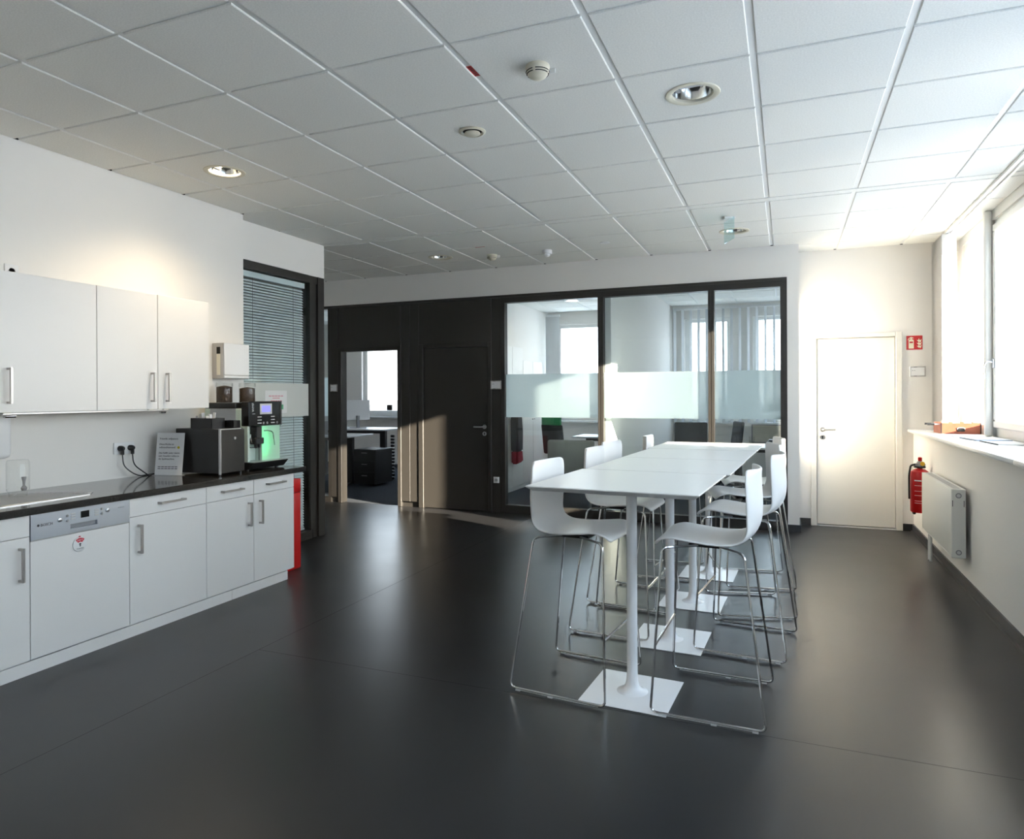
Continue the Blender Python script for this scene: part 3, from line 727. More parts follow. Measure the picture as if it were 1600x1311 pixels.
for y in (0.09, 0.235):
    for z in (0.402, 0.378, 0.354): obj('key', box(0.0301, 0.0315, y, y + 0.042, z, z + 0.006), 'pale_grey', hd)
for y in (0.155, 0.195, 0.305): obj('round_key', lathe([(0.008, 0.0301), (0.008, 0.0312), (0.0055, 0.0312)], (0, y, 0.357), 14, 'X', cap=False), 'pale_grey', hd)
text('WMF', 0.030, 'pale_grey', 'lettering', hd, facing((0.0304, 0.052, 0.445), (0, 0, 1), (0, -1, 0)), 'LEFT', 0.0003)
obj('lower_lettering', box(0.0302, 0.0306, 0.035, 0.065, 0.428, 0.431), 'pale_grey', hd)
obj('rear_top', rbox(-0.42, -0.10, 0.0, 0.35, 0.4705, 0.515, 0.005, 1), 'black', t)
obj('spout', merge(rbox(-0.042, 0.022, 0.085, 0.150, 0.20, 0.3355, 0.008, 1), rbox(-0.040, 0.030, 0.072, 0.163, 0.195, 0.245, 0.006, 1), lathe([(0.010, 0.165), (0.013, 0.196)], (0.0, 0.10, 0), 12), lathe([(0.010, 0.165), (0.013, 0.196)], (0.0, 0.135, 0), 12)), 'black', t, smooth=True)
obj('steam_pipe', tube(rounded([(0.017, 0.17, 0.297), (0.035, 0.20, 0.298), (0.040, 0.245, 0.285), (0.042, 0.26, 0.18)], 0.03), 0.0055, 8), 'chrome', t, smooth=True)
obj('hot_water_pipe', tube(rounded([(-0.04, 0.065, 0.285), (0.0, 0.05, 0.28), (0.0, 0.045, 0.24), (0.0, 0.065, 0.21)], 0.02), 0.0045, 8), 'chrome', t, smooth=True)
obj('lit_panel', merge(box(0.0145, 0.0165, 0.152, 0.349, 0.0665, 0.3355), box(-0.0495, 0.0145, 0.347, 0.349, 0.0665, 0.3355)), 'panel_film', t)
obj('panel_rib', box(-0.0495, 0.0145, 0.149, 0.1518, 0.0665, 0.3355), 'green_panel', t)
obj('side_recess', box(-0.0499, -0.0485, 0.024, 0.075, 0.067, 0.333), 'ivory', t)
obj('cup_stand', tube(rounded([(-0.045, 0.04, 0.175), (0.02, 0.04, 0.172), (0.02, 0.115, 0.172), (0.02, 0.115, 0.07)], 0.01), 0.003, 6), 'black', t)
obj('light_strip', box(-0.030, -0.022, 0.160, 0.166, 0.11, 0.31), 'green_led', t)
for k, (x, y) in enumerate(((-0.30, 0.085), (-0.20, 0.225))):
    hp = obj('bean_hopper', lathe([(0.060, 0.5155), (0.062, 0.52), (0.062, 0.655), (0.058, 0.664), (0.0, 0.666)], (x, y, 0), 28, cap=False), 'jar_glass', t, smooth=True)
    obj('beans', lathe([(0.0, 0.517), (0.0585, 0.517), (0.0585, 0.638 - 0.012 * k), (0.03, 0.645 - 0.012 * k), (0.0, 0.650 - 0.012 * k)], (x, y, 0), 24), 'coffee', hp, smooth=True)
    obj('hopper_lid', lathe([(0.0635, 0.64), (0.0645, 0.642), (0.0645, 0.668), (0.058, 0.672), (0.0, 0.673)], (x, y, 0), 28, cap=False), 'jar_glass', hp, smooth=True)
# paper towel dispenser
t = thing('towel_dispenser', 'paper towel dispenser with glossy white front on the wall', 'dispenser', (WX, 4.285, 1.575))
obj('housing', rbox(0.0005, 0.122, 0.0, 0.28, 0.0, 0.287, 0.004, 1), 'steel_brushed', t)
obj('front_cover', rbox(0.1222, 0.131, 0.002, 0.278, 0.030, 0.285, 0.003, 1), 'white_gloss', t)
obj('lower_lip', rbox(0.1222, 0.131, 0.002, 0.278, 0.004, 0.024, 0.003, 1), 'white_gloss', t)
obj('level_window', rbox(0.05, 0.088, -0.0015, -0.0001, 0.20, 0.255, 0.0006, 1), 'dark_gap', t)
obj('level_slot', box(0.05, 0.088, -0.0012, -0.0001, 0.03, 0.198), 'ivory', t)
# upper cabinets
UF = -3.93; UZ0, UZ1 = 1.348, 2.122
for y0, y1, hs, lb in ((1.809, 2.409, -1, 'white wall cabinet further left above the sink'), (2.409, 3.009, -1, 'wide white wall cabinet with handle at its left'),
                       (3.009, 3.457, 1, 'narrow middle white wall cabinet with handle at its right'), (3.457, 3.907, -1, 'narrow white wall cabinet at the end towards the towel dispenser')):
    t = thing('wall_cabinet', lb, 'cabinet', (UF, y0, 0), 0, 'white kitchen wall cabinets')
    w = y1 - y0
    obj('carcass', box(-0.3495, -0.0195, 0.0005, w - 0.0005, UZ0 + 0.002, UZ1 - 0.001), 'white_lacquer', t)
    d = obj('door', rbox(-0.019, 0, 0.0018, w - 0.0018, UZ0, UZ1, 0.0015, 1), 'white_lacquer', t)
    hy = 0.068 if hs < 0 else w - 0.052
    obj('handle', bow_handle((0, hy, UZ0 + 0.055), (0, hy, UZ0 + 0.24)), 'steel_brushed', d)
    obj('door_buffer', box(-0.017, 0.0012, hy - 0.02, hy + 0.02, UZ0 - 0.004, UZ0 - 0.0005), 'ivory', d)
t = thing('under_cabinet_lamp', 'slim steel strip lamp under the wall cabinets', 'lamp', (-4.06, 2.52, UZ0 - 0.0005))
obj('profile', rbox(-0.02, 0.02, 0.0, 1.12, -0.016, 0.0, 0.003, 1), 'steel', t)
obj('end_fitting', lathe([(0.011, -0.03), (0.011, 0.03)], (0, 0.05, -0.022), 12, 'Y'), 'chrome', t, smooth=True)
obj('end_fitting', lathe([(0.011, -0.02), (0.011, 0.02)], (0, 1.09, -0.022), 12, 'Y'), 'chrome', t, smooth=True)
# red bin at the end of the units
t = thing('red_bin', 'tall slim bright red bin at the end of kitchen units', 'bin', (-3.757, 4.47, 0))
obj('body', rbox(-0.36, 0.0, 0.0, 0.255, 0.001, 0.63, 0.006, 2), 'red', t, smooth=True)
obj('lid', rbox(-0.362, 0.002, -0.002, 0.257, 0.633, 0.745, 0.008, 2), 'red', t, smooth=True)
obj('handle_strip', rbox(-0.03, -0.005, 0.2572, 0.2605, 0.62, 0.70, 0.001, 1), 'pale_grey', t)
# paper on the partition
t = thing('paper_notice', 'white paper with pink print taped to kitchen side partition', 'notice', (-4.4422, 5.085, 1.272))
obj('sheet', box(0.0003, 0.0012, 0.0, 0.302, 0.0, 0.213), 'paper', t)
for z, a, b in ((0.158, 0.05, 0.255), (0.138, 0.10, 0.20), (0.112, 0.075, 0.235), (0.092, 0.10, 0.21)):
    n = 5
    for k in range(n): obj('print_line', box(0.0012, 0.0015, a + (b - a) * k / n, a + (b - a) * (k + 0.8) / n, z, z + 0.008), 'ink_pink', t)
obj('green_icon', rbox(0.0012, 0.0016, 0.205, 0.25, 0.035, 0.08, 0.0001, 1), 'ink_green', t)
obj('red_dot', box(0.0012, 0.0016, 0.178, 0.188, 0.052, 0.062), 'magnet_red', t)
# venetian blind behind the partition glass
t = thing('venetian_blind', 'closed pale horizontal venetian blind behind the partition glass', 'blind', (-4.485, 4.66, 0))
bm = bmesh.new(); z = 0.13; n = 0
while z < 2.50:
    a = 0.0138; c, s = math.cos(math.radians(50)) * a, math.sin(math.radians(50)) * a
    vs_ = [bm.verts.new(p) for p in ((-c, 0, z + s), (-c, 1.02, z + s), (0.002, 1.02, z + 0.002), (0.002, 0, z + 0.002), (c, 0, z - s), (c, 1.02, z - s))]
    bm.faces.new((vs_[0], vs_[1], vs_[2], vs_[3])); bm.faces.new((vs_[3], vs_[2], vs_[5], vs_[4])); z += 0.0264
sl = obj('slats', bm, 'blind_slat', t); sl['kind'] = 'stuff'
obj('head_rail', box(-0.02, 0.02, 0, 1.03, 2.51, 2.56), 'blind_slat', t)
obj('bottom_rail', box(-0.013, 0.013, 0, 1.02, 0.095, 0.113), 'blind_slat', t)
for y in (0.30, 0.86): obj('ladder_cord', tube([(0.015, y, 0.11), (0.015, y, 2.51)], 0.0018, 5), 'grey', t)

# door plates and small signs
def plate(label, x0, x1, z0, z1, y, clip='steel'):
    t = thing('door_plate', label, 'sign', (x0, y, z0), 0)
    w, h = x1 - x0, z1 - z0
    obj('plate', rbox(0, w, -0.010, -0.0005, 0, h, 0.002, 1), 'steel_brushed', t)
    obj('insert', box(0.012, w - 0.012, -0.0108, -0.0101, 0.012, h - 0.012), 'paper', t)
    for z in (0.004, h - 0.008): obj('clip', box(w * 0.25, w * 0.45, -0.0112, -0.0101, z, z + 0.004), 'ink', t)
    obj('number', box(w * 0.15, w * 0.22, -0.0112, -0.0109, h * 0.58, h * 0.64), 'grey', t); obj('number', box(w * 0.27, w * 0.34, -0.0112, -0.0109, h * 0.58, h * 0.64), 'grey', t)
plate('silver framed door plate on white wall below the red sign', 1.188, 1.332, 1.605, 1.71, DY)
plate('silver door plate on dark panel beside the closed door', -3.335, -3.195, 1.505, 1.61, FY - 0.0145)
plate('silver door plate on dark panel left of the open doorway', -5.70, -5.585, 1.49, 1.59, FY)
# fire extinguisher sign
t = thing('fire_sign', 'square red fire extinguisher sign on the white wall', 'sign', (1.232, DY - 0.0005, 1.957))
obj('board', rbox(-0.073, 0.073, -0.003, 0.0, -0.073, 0.073, 0.001, 1), 'red_sign', t)
def flat(poly, y=-0.0036): return prism(poly, 'Y', y, -0.003)
obj('extinguisher_symbol', merge(flat([(-0.052, -0.060), (-0.006, -0.060), (-0.006, 0.022), (-0.012, 0.034), (-0.046, 0.034), (-0.052, 0.022)]),
    flat([(-0.036, 0.034), (-0.022, 0.034), (-0.022, 0.046), (-0.008, 0.044), (-0.010, 0.052), (-0.030, 0.060), (-0.050, 0.050), (-0.060, 0.028), (-0.055, 0.026), (-0.047, 0.043), (-0.036, 0.046)])), 'cream', t)
obj('symbol_label', flat([(-0.045, -0.004), (-0.013, -0.004), (-0.013, 0.012), (-0.045, 0.012)], -0.0041), 'red_sign', t)
for dz in (-0.045, -0.015, 0.015):
    obj('flame_symbol', flat([(0.020, dz + 0.012), (0.034, dz - 0.006), (0.058, dz - 0.010), (0.064, dz + 0.022), (0.052, dz + 0.008), (0.046, dz + 0.012), (0.040, dz + 0.030), (0.034, dz + 0.010)]), 'cream', t)

# fire extinguisher hung by the parapet corner
t = thing('fire_extinguisher', 'red fire extinguisher hanging on the parapet behind the radiator', 'fire extinguisher', (1.135, 7.37, 0.318))
obj('cylinder', lathe([(0.0, 0.02), (0.070, 0.02), (0.077, 0.03), (0.077, 0.36), (0.070, 0.395), (0.045, 0.415), (0.022, 0.42), (0.022, 0.43), (0.0, 0.43)], seg=32), 'red', t, smooth=True)
obj('foot_ring', merge(rbox(-0.06, -0.035, -0.03, 0.03, 0.0, 0.022, 0.006, 1), rbox(0.035, 0.06, -0.03, 0.03, 0.0, 0.022, 0.006, 1)), 'black', t)
obj('valve', merge(lathe([(0.026, 0.428), (0.026, 0.475), (0.016, 0.49), (0, 0.49)], seg=16), rbox(-0.045, 0.045, -0.016, 0.016, 0.445, 0.468, 0.004, 1)), 'grey', t, smooth=True)
obj('gauge', lathe([(0.019, -0.034), (0.019, -0.018)], (0.018, 0, 0.468), 16, 'Y'), 'yellow', t, smooth=True)
obj('collar', lathe([(0.047, 0.428), (0.050, 0.436), (0.047, 0.444)], seg=20, cap=False), 'black', t, smooth=True)
obj('push_knob', rbox(-0.014, 0.018, -0.014, 0.014, 0.49, 0.525, 0.006, 2), 'red', t, smooth=True)
obj('hose', tube(rounded([(-0.04, -0.01, 0.457), (-0.075, -0.02, 0.45), (-0.088, -0.02, 0.36), (-0.086, -0.015, 0.14)], 0.03), 0.009, 8), 'black', t, smooth=True)
for z, wd_ in ((0.315, 0.06), (0.27, 0.085), (0.22, 0.085), (0.18, 0.085), (0.13, 0.085), (0.11, 0.07)):
    pts = [(0.0774 * math.cos(a), 0.0774 * math.sin(a), z) for a in [(-PI / 2 - 0.7 + wd_ * 12 * k / 8) for k in range(9)]]
    obj('print_line', tube(pts, 0.0016 if z < 0.3 else 0.006, 5), 'white_plastic', t)
obj('bracket', rbox(0.074, 0.0848, -0.02, 0.02, 0.30, 0.36, 0.003, 1), 'grey', t)
# radiator
t = thing('radiator', 'flat white panel radiator on the parapet below the windows', 'radiator', (1.10, 5.87, 0.243))
L_, Hh = 1.165, 0.495
obj('front_panel', rbox(0.0, 0.012, 0.0, L_, 0.012, Hh - 0.004, 0.004, 2), 'radiator', t, smooth=True)
obj('back_panel', rbox(0.072, 0.084, 0.0, L_, 0.012, Hh - 0.004, 0.004, 1), 'radiator', t)
cap_ = obj('end_cap', rbox(0.0, 0.09, -0.006, 0.002, 0.0, Hh, 0.003, 1), 'radiator', t)
for z, m_n in ((Hh - 0.045, 'grey'), (0.04, 'grey')):
    obj('valve_hole', lathe([(0.019, -0.0066), (0.019, -0.0062)], (0.045, 0, z), 20, 'Y'), m_n, cap_)
    obj('vent_plug', lathe([(0.012, -0.010), (0.012, -0.0066)], (0.045, 0, z), 16, 'Y'), 'pale_grey', cap_, smooth=True)
for x in (0.008, 0.078): obj('slot', box(x - 0.002, x + 0.002, -0.0066, -0.006, Hh - 0.125, Hh - 0.08), 'ink', cap_)
obj('far_cap', rbox(0.0, 0.09, L_ - 0.002, L_ + 0.006, 0.0, Hh, 0.003, 1), 'radiator', t)
gr = obj('top_grille', box(0.0, 0.088, 0.002, L_ - 0.002, Hh - 0.004, Hh + 0.001), 'radiator', t)
for k in range(44):
    obj('grille_slot', box(0.02, 0.068, 0.03 + k * 0.0255, 0.04 + k * 0.0255, Hh + 0.0011, Hh + 0.0014), 'grey', gr)
obj('bottom_strip', box(0.0, 0.088, 0.002, L_ - 0.002, 0.006, 0.012), 'radiator', t)
obj('wall_bracket', merge(box(0.084, 0.1195, 0.2, 0.23, 0.08, 0.42), box(0.084, 0.1195, 0.93, 0.96, 0.08, 0.42)), 'radiator', t)
for y in (0.98, 1.05): obj('supply_pipe', tube([(0.035, y, 0.008), (0.035, y, -0.242)], 0.011, 10), 'upvc', t, smooth=True)
obj('valve_head', lathe([(0.017, 0.0), (0.020, 0.01), (0.020, 0.06), (0.015, 0.07), (0, 0.07)], (0.03, L_ + 0.006, Hh - 0.045), 16, 'Y'), 'white_plastic', t, smooth=True)

# table football on the sill
t = thing('table_football', 'small wooden table football game on the window sill', 'game', (1.315, 7.42, SZ + 0.0005), 0.03)
bm = bmesh.new(); wd_, dp, hh = 0.31, 0.30, 0.098
bx(bm, 0, wd_, 0, dp, 0.0, 0.03)
for a in ((0, wd_, 0, 0.010), (0, wd_, dp - 0.01, dp), (0, 0.010, 0.01, dp - 0.01), (wd_ - 0.010, wd_, 0.01, dp - 0.01)): bx(bm, *a, 0.03, hh)
cs = obj('case', bm, 'wood_red', t)
for x in (0, wd_): obj('corner_guard', rbox(x - 0.006 if x else -0.003, x + 0.003 if x else 0.006, -0.002, 0.0, 0, hh, 0.0005, 1), 'black', cs)
obj('goal_plate', rbox(wd_ * 0.40, wd_ * 0.60, -0.003, -0.0002, 0.022, 0.050, 0.001, 1), 'black', cs)
obj('goal_rim', tube(rounded([(wd_ * 0.40, -0.004, 0.045), (wd_ * 0.43, -0.004, 0.056), (wd_ * 0.57, -0.004, 0.056), (wd_ * 0.60, -0.004, 0.045)], 0.01), 0.003, 6), 'pale_grey', cs)
for k, y in enumerate((0.05, 0.11, 0.17, 0.24)):
    s = -1 if k % 2 == 0 else 1
    rd = obj('rod', tube([(-0.10 if s < 0 else -0.03, y, hh - 0.014), (wd_ + (0.10 if s > 0 else 0.03), y, hh - 0.014)], 0.004, 8), 'chrome', t, smooth=True)
    xh = -0.10 if s < 0 else wd_ + 0.10
    obj('grip', tube([(xh, y, hh - 0.014), (xh - s * 0.055, y, hh - 0.014)], 0.0095, 10), 'black', rd, smooth=True)
    for q in range(3):
        xq = 0.06 + q * 0.09
        obj('player', merge(rbox(xq - 0.007, xq + 0.007, y - 0.005, y + 0.005, hh - 0.045, hh + 0.004, 0.002, 1), lathe([(0.0, 0.0), (0.007, 0.004), (0.007, 0.012), (0.0, 0.016)], (xq, y, hh + 0.004), 10)), 'white_plastic' if k % 2 else 'cream', rd, smooth=True)
# magazines on the sill
t = thing('notebook', 'spiral bound notebook lying open on the window sill', 'notebook', (1.36, 6.35, SZ + 0.0005), 0.12)
obj('pages', box(0.0, 0.24, 0.0, 0.36, 0.0, 0.010), 'paper_blue', t)
obj('cover', box(-0.004, 0.244, -0.004, 0.364, 0.0102, 0.0115), 'paper', t)
obj('spiral', merge(*[lathe([(0.008, -0.0015), (0.008, 0.0015)], (-0.002, 0.02 + k * 0.0165, 0.009), 8, 'Y', cap=False) for k in range(20)]), 'grey', t)
t = thing('magazine', 'glossy pale magazine lying beside the table football', 'magazine', (1.30, 6.80, SZ + 0.0005), -0.1)
obj('pages', box(0, 0.21, 0, 0.29, 0, 0.004), 'paper', t); obj('cover', box(-0.001, 0.211, -0.001, 0.291, 0.0041, 0.0048), 'paper_blue', t)
t = thing('brochure', 'thin white brochure with black edge near the sill joint', 'brochure', (1.39, 5.90, SZ + 0.0005), 0.05)
obj('pages', box(0, 0.22, 0, 0.40, 0, 0.006), 'paper', t); obj('spine', box(-0.003, 0.003, -0.001, 0.401, 0.0, 0.0075), 'ink', t)

# ------------------------------------------------------------------ bar tables
TZ = 1.02
def bar_table(x, y, rot, label, w=0.77, d=0.793):
    t = thing('bar_table', label, 'table', (x, y, 0), rot, 'white square pedestal bar tables')
    # top with an under-cut edge
    bm = bmesh.new(); n = 4
    def ring(hw, hd, z): return [bm.verts.new((sx * hw, sy * hd, z)) for sx, sy in ((-1, -1), (1, -1), (1, 1), (-1, 1))]
    r = [ring(w / 2 - 0.025, d / 2 - 0.025, TZ - 0.024), ring(w / 2 - 0.001, d / 2 - 0.001, TZ - 0.006), ring(w / 2, d / 2, TZ - 0.003), ring(w / 2 - 0.002, d / 2 - 0.002, TZ)]
    for a, b in zip(r, r[1:]):
        for k in range(4): bm.faces.new((a[k], a[(k + 1) % 4], b[(k + 1) % 4], b[k]))
    bm.faces.new(r[0][::-1]); bm.faces.new(r[-1])
    obj('table_top', bm, 'table_white', t)
    obj('mounting_plate', box(-0.12, 0.12, -0.12, 0.12, TZ - 0.030, TZ - 0.0245), 'grey', t)
    obj('column', lathe([(0.075, 0.0055), (0.062, 0.010), (0.045, 0.020), (0.034, 0.035), (0.028, 0.06), (0.0255, 0.10), (0.0255, TZ - 0.031)], seg=24), 'leg_white', t, smooth=True)
    bm = rbox(-0.205, 0.205, -0.205, 0.205, 0.0005, 0.0055, 0.002, 2)
    obj('base_plate', bm, 'leg_white', t)
    return t
R3 = math.radians
bar_table(-0.690, 3.325, R3(-3.2), 'white pedestal bar table at the open end of the row')
bar_table(-0.632, 4.125, R3(-2.5), 'second white bar table counted from the open end of the row')
bar_table(-0.600, 4.925, R3(-2.5), 'third white bar table counted from the open end of the row')
bar_table(-0.575, 5.745, R3(-2.0), 'white bar table closest to the office glazing', 0.79, 0.80)

# ------------------------------------------------------------------ bar stools
def stool_shell():
    # side profile (x forward, z up): front lip, seat, bend, back
    prof = [(0.245, 0.742), (0.241, 0.752), (0.232, 0.763), (0.216, 0.771), (0.19, 0.776), (0.16, 0.777), (0.13, 0.772), (0.06, 0.764), (0.0, 0.758), (-0.06, 0.756), (-0.11, 0.762),
            (-0.150, 0.778), (-0.178, 0.803), (-0.196, 0.838), (-0.205, 0.88), (-0.206, 0.93), (-0.203, 0.98), (-0.200, 1.03), (-0.200, 1.065), (-0.201, 1.085), (-0.202, 1.095)]
    n = len(prof); bm = bmesh.new(); rows = []; NT = 13
    L = [0]
    for a, b in zip(prof, prof[1:]): L.append(L[-1] + math.dist(a, b))
    tot = L[-1]
    for k, (x, z) in enumerate(prof):
        s = L[k] / tot
        hw = 0.205 + 0.010 * math.sin(PI * min(1, s / 0.5)) if s < 0.5 else 0.205 - 0.012 * math.sin(PI * (s - 0.5) / 0.28) if s < 0.78 else 0.205 - 0.012 * (s - 0.78) / 0.22
        de = min(L[k], tot - L[k]); rc = 0.030
        if de < rc: hw -= rc - math.sqrt(max(0, rc * rc - (rc - de) ** 2))
        row = []
        back = max(0.0, min(1.0, (s - 0.50) / 0.2))
        front = max(0.0, 1 - s / 0.14)
        for q in range(NT):
            u = -1 + 2 * q / (NT - 1)
            dx = back * 0.050 * u * u
            dz = (1 - back) * (0.012 * u * u * (1 - front) - 0.020 * front * u * u * 0)
            row.append(bm.verts.new((x + dx, u * hw, z + dz)))
        rows.append(row)
    for a, b in zip(rows, rows[1:]):
        for q in range(NT - 1): bm.faces.new((a[q], a[q + 1], b[q + 1], b[q]))
    return bm
def make_stool(label):
    t = thing('bar_stool', label, 'bar stool', (0, 0, 0), 0, 'white bar stools along the tables')
    sh = obj('seat_shell', stool_shell(), 'stool_white', t, smooth=True)
    sm = sh.modifiers.new('thickness', 'SOLIDIFY'); sm.thickness = 0.011; sm.offset = 1.0
    sb = sh.modifiers.new('smooth', 'SUBSURF'); sb.levels = 1; sb.render_levels = 1
    zr = 0.0125
    for s in (-1, 1):
        pts = rounded([(0.05, s * 0.10, 0.737), (0.205, s * 0.195, 0.733), (0.243, s * 0.275, zr), (-0.243, s * 0.275, zr), (-0.150, s * 0.195, 0.733), (-0.03, s * 0.10, 0.737)], 0.03, 5)
        obj('sled_leg', tube(pts, 0.0058, 8), 'chrome', t, smooth=True)
        obj('glide', box(-0.21, 0.21, s * 0.275 - 0.004, s * 0.275 + 0.004, 0.0058, 0.0072), 'pale_grey', t)
        for px in (-0.20, -0.03): obj('foot_pad', box(px - 0.012, px + 0.012, s * 0.275 - 0.005, s * 0.275 + 0.005, 0.0004, 0.0072), 'pale_grey', t)
    k = (0.733 - 0.30) / (0.733 - zr)
    xf = 0.205 + 0.038 * k; yf = 0.195 + 0.08 * k
    obj('footrest', tube([(xf, -yf, 0.30), (xf, yf, 0.30)], 0.0058, 8), 'chrome', t, smooth=True)
    obj('mounting_frame', merge(rbox(-0.05, 0.10, -0.11, 0.11, 0.730, 0.746, 0.004, 1), tube([(0.04, -0.10, 0.736), (0.04, 0.10, 0.736)], 0.006, 6)), 'black', t)
    return t
stool = make_stool('white bar stool on the window side at the open table end')
LEFT = [(-0.978, 3.385, -6, 'white bar stool on the kitchen side at the open table end'), (-0.965, 4.30, -3, 'second white bar stool on the kitchen side of the tables'),
        (-1.00, 4.885, -8, 'third white bar stool on the kitchen side of the tables'), (-0.875, 5.72, 2, 'white bar stool on the kitchen side closest to the glazing')]
RIGHT = [(-0.315, 3.39, -2, None), (-0.215, 4.245, -6, 'second white bar stool on the window side of the tables'), (-0.24, 4.97, 14, 'third white bar stool on the window side of the tables'),
         (-0.22, 5.68, 10, 'white bar stool on the window side closest to the glazing')]
for x, y, r_, lb in LEFT: dup(stool, (x, y, 0), R3(r_), lb)
for x, y, r_, lb in RIGHT:
    if lb is None: stool.location = (x, y, 0); stool.rotation_euler[2] = R3(180 + r_)
    else: dup(stool, (x, y, 0), R3(180 + r_), lb)

# ------------------------------------------------------------------ offices beyond the far wall
OY = 12.60
wo = bmesh.new()
holes = [(-8.40, -7.35, 1.0, 2.60), (-7.05, -6.0, 1.0, 2.60), (-5.7, -4.75, 1.0, 2.60), (-4.06, -2.98, 0.95, 2.76), (-2.86, -2.05, 0.95, 2.76), (-1.66, -0.86, 0.95, 2.76), (-0.52, 0.45, 0.95, 2.76), (0.75, 1.6, 0.95, 2.76)]
wall_boxes(wo, 'X', OY, OY + 0.3, -9.6, 2.3, 0, 3.2, holes)
struct('wall_offices', wo, 'wall_paint', 'white window wall of the offices')
for k, (a, b, zl, zh) in enumerate(holes):
    w = struct('window_%d' % (k + 13), None, None, 'white framed office window')
    f = 0.06
    obj('window_frame', merge(box(a, b, OY + 0.08, OY + 0.15, zl, zl + 0.12), box(a, b, OY + 0.08, OY + 0.15, zh - f, zh), box(a, a + f + 0.03, OY + 0.08, OY + 0.15, zl + 0.12, zh - f), box(b - f - 0.03, b, OY + 0.08, OY + 0.15, zl + 0.12, zh - f)), 'upvc', w)
    obj('pane', box(a + f + 0.03, b - f - 0.03, OY + 0.11, OY + 0.118, zl + 0.12, zh - f), 'glass', w)
    obj('window_sill', box(a - 0.05, b + 0.05, OY - 0.14, OY + 0.08, zl - 0.03, zl), 'sill_white', w)
ow = struct('wall_office_left', box(-4.34, -4.20, FY + 0.1, OY, 0, 3.2), 'wall_paint')
struct('wall_office_middle', box(-1.968, -1.868, FY + 0.091, OY, 0, 3.2), 'wall_paint', 'white wall between the two glazed offices')
struct('wall_office_right', box(2.2, 2.3, 8.41, OY, 0, 3.2), 'wall_paint')
struct('wall_office_end', box(-9.7, -9.6, FY, OY, 0, 3.2), 'wall_paint')
struct('wall_office_front', merge(box(-9.6, -7.2, FY, FY + 0.1, 0, 3.2), box(0.125, 2.3, DY + 0.121, DY + 0.16, 0, 3.2)), 'wall_paint')
oc = struct('ceiling_office', box(-9.6, 2.3, FY + 0.12, OY, 3.0, 3.1), 'rail', 'white tiled office ceiling')
for i in range(-9, 10):
    for j in range(8):
        x0 = GX + i * T; y0 = 8.0 + j * T
        if x0 < -9.6 or x0 + T > 2.3 or y0 + T > OY: continue
        obj('ceiling_tile', tile_mesh(T - 0.02, T - 0.02), 'tile', oc, loc=(x0 + T / 2, y0 + T / 2, 2.984))
def office_downlight(x, y, label):
    t = thing('office_downlight', label, 'ceiling light', (x, y, 2.984), 0, 'lit downlights in the glazed office')
    obj('trim_ring', lathe([(0.085, -0.0003), (0.12, -0.0005), (0.118, -0.008), (0.085, -0.004)], seg=24, cap=False), 'white_plastic', t, smooth=True)
    obj('diffuser', lathe([(0.0, -0.003), (0.086, -0.003)], seg=24), 'lamp_office', t)
office_downlight(-3.05, 10.2, 'lit round downlight in left office ceiling nearer the glazing')
office_downlight(-3.25, 11.0, 'lit round downlight in left office ceiling nearer the window')
t = thing('office_smoke_detector', 'small grey detector on the left office ceiling', 'smoke detector', (-3.25, 9.6, 2.984))
obj('base_plate', lathe([(0.055, -0.0004), (0.055, -0.02)], seg=20), 'pale_grey', t, smooth=True); obj('head', lathe([(0.045, -0.02), (0.03, -0.05), (0, -0.052)], seg=20), 'pale_grey', t, smooth=True)
def louvre(x, y, rot, label):
    t = thing('louvre_light', label, 'ceiling light', (x, y, 2.984), rot, 'louvred office ceiling lights')
    obj('frame', merge(box(-0.62, 0.62, -0.15, -0.13, -0.02, -0.0005), box(-0.62, 0.62, 0.13, 0.15, -0.02, -0.0005), box(-0.62, -0.60, -0.13, 0.13, -0.02, -0.0005), box(0.60, 0.62, -0.13, 0.13, -0.02, -0.0005)), 'white_plastic', t)
    for k in range(11): obj('louvre_blade', box(-0.55 + k * 0.11, -0.546 + k * 0.11, -0.13, 0.13, -0.018, -0.001), 'reflector', t)
louvre(-0.95, 10.0, 0, 'louvred ceiling light in the office with vertical blinds')
louvre(-2.9, 8.8, 0, 'louvred ceiling light in the office with white cabinets')
# vertical blinds of the right office
def blind_set(x0, x1, step, label, w=0.085, ang=65):
    t = thing('office_blind', label, 'blind', (x0, OY - 0.19, 0))
    obj('track', box(-0.02, x1 - x0 + 0.02, -0.02, 0.02, 2.90, 2.935), 'white_plastic', t)
    c, s = math.cos(R3(ang)) * w / 2, math.sin(R3(ang)) * w / 2
    me = mesh_of('slat', prism([(-c, -s), (c, s), (c - 0.001, s + 0.0015), (-c - 0.001, -s + 0.0015)], 'Z', 0.95, 2.90), 'grey_blind')
    k = 0
    while k * step < x1 - x0:
        obj('slat', me, 'grey_blind', t, loc=(k * step, 0, 0)); k += 1
blind_set(-1.80, 0.5, 0.135, 'row of grey vertical blind slats before right office windows')
blind_set(-4.14, -3.93, 0.045, 'bunched grey vertical blind beside left office window', 0.09, 35)
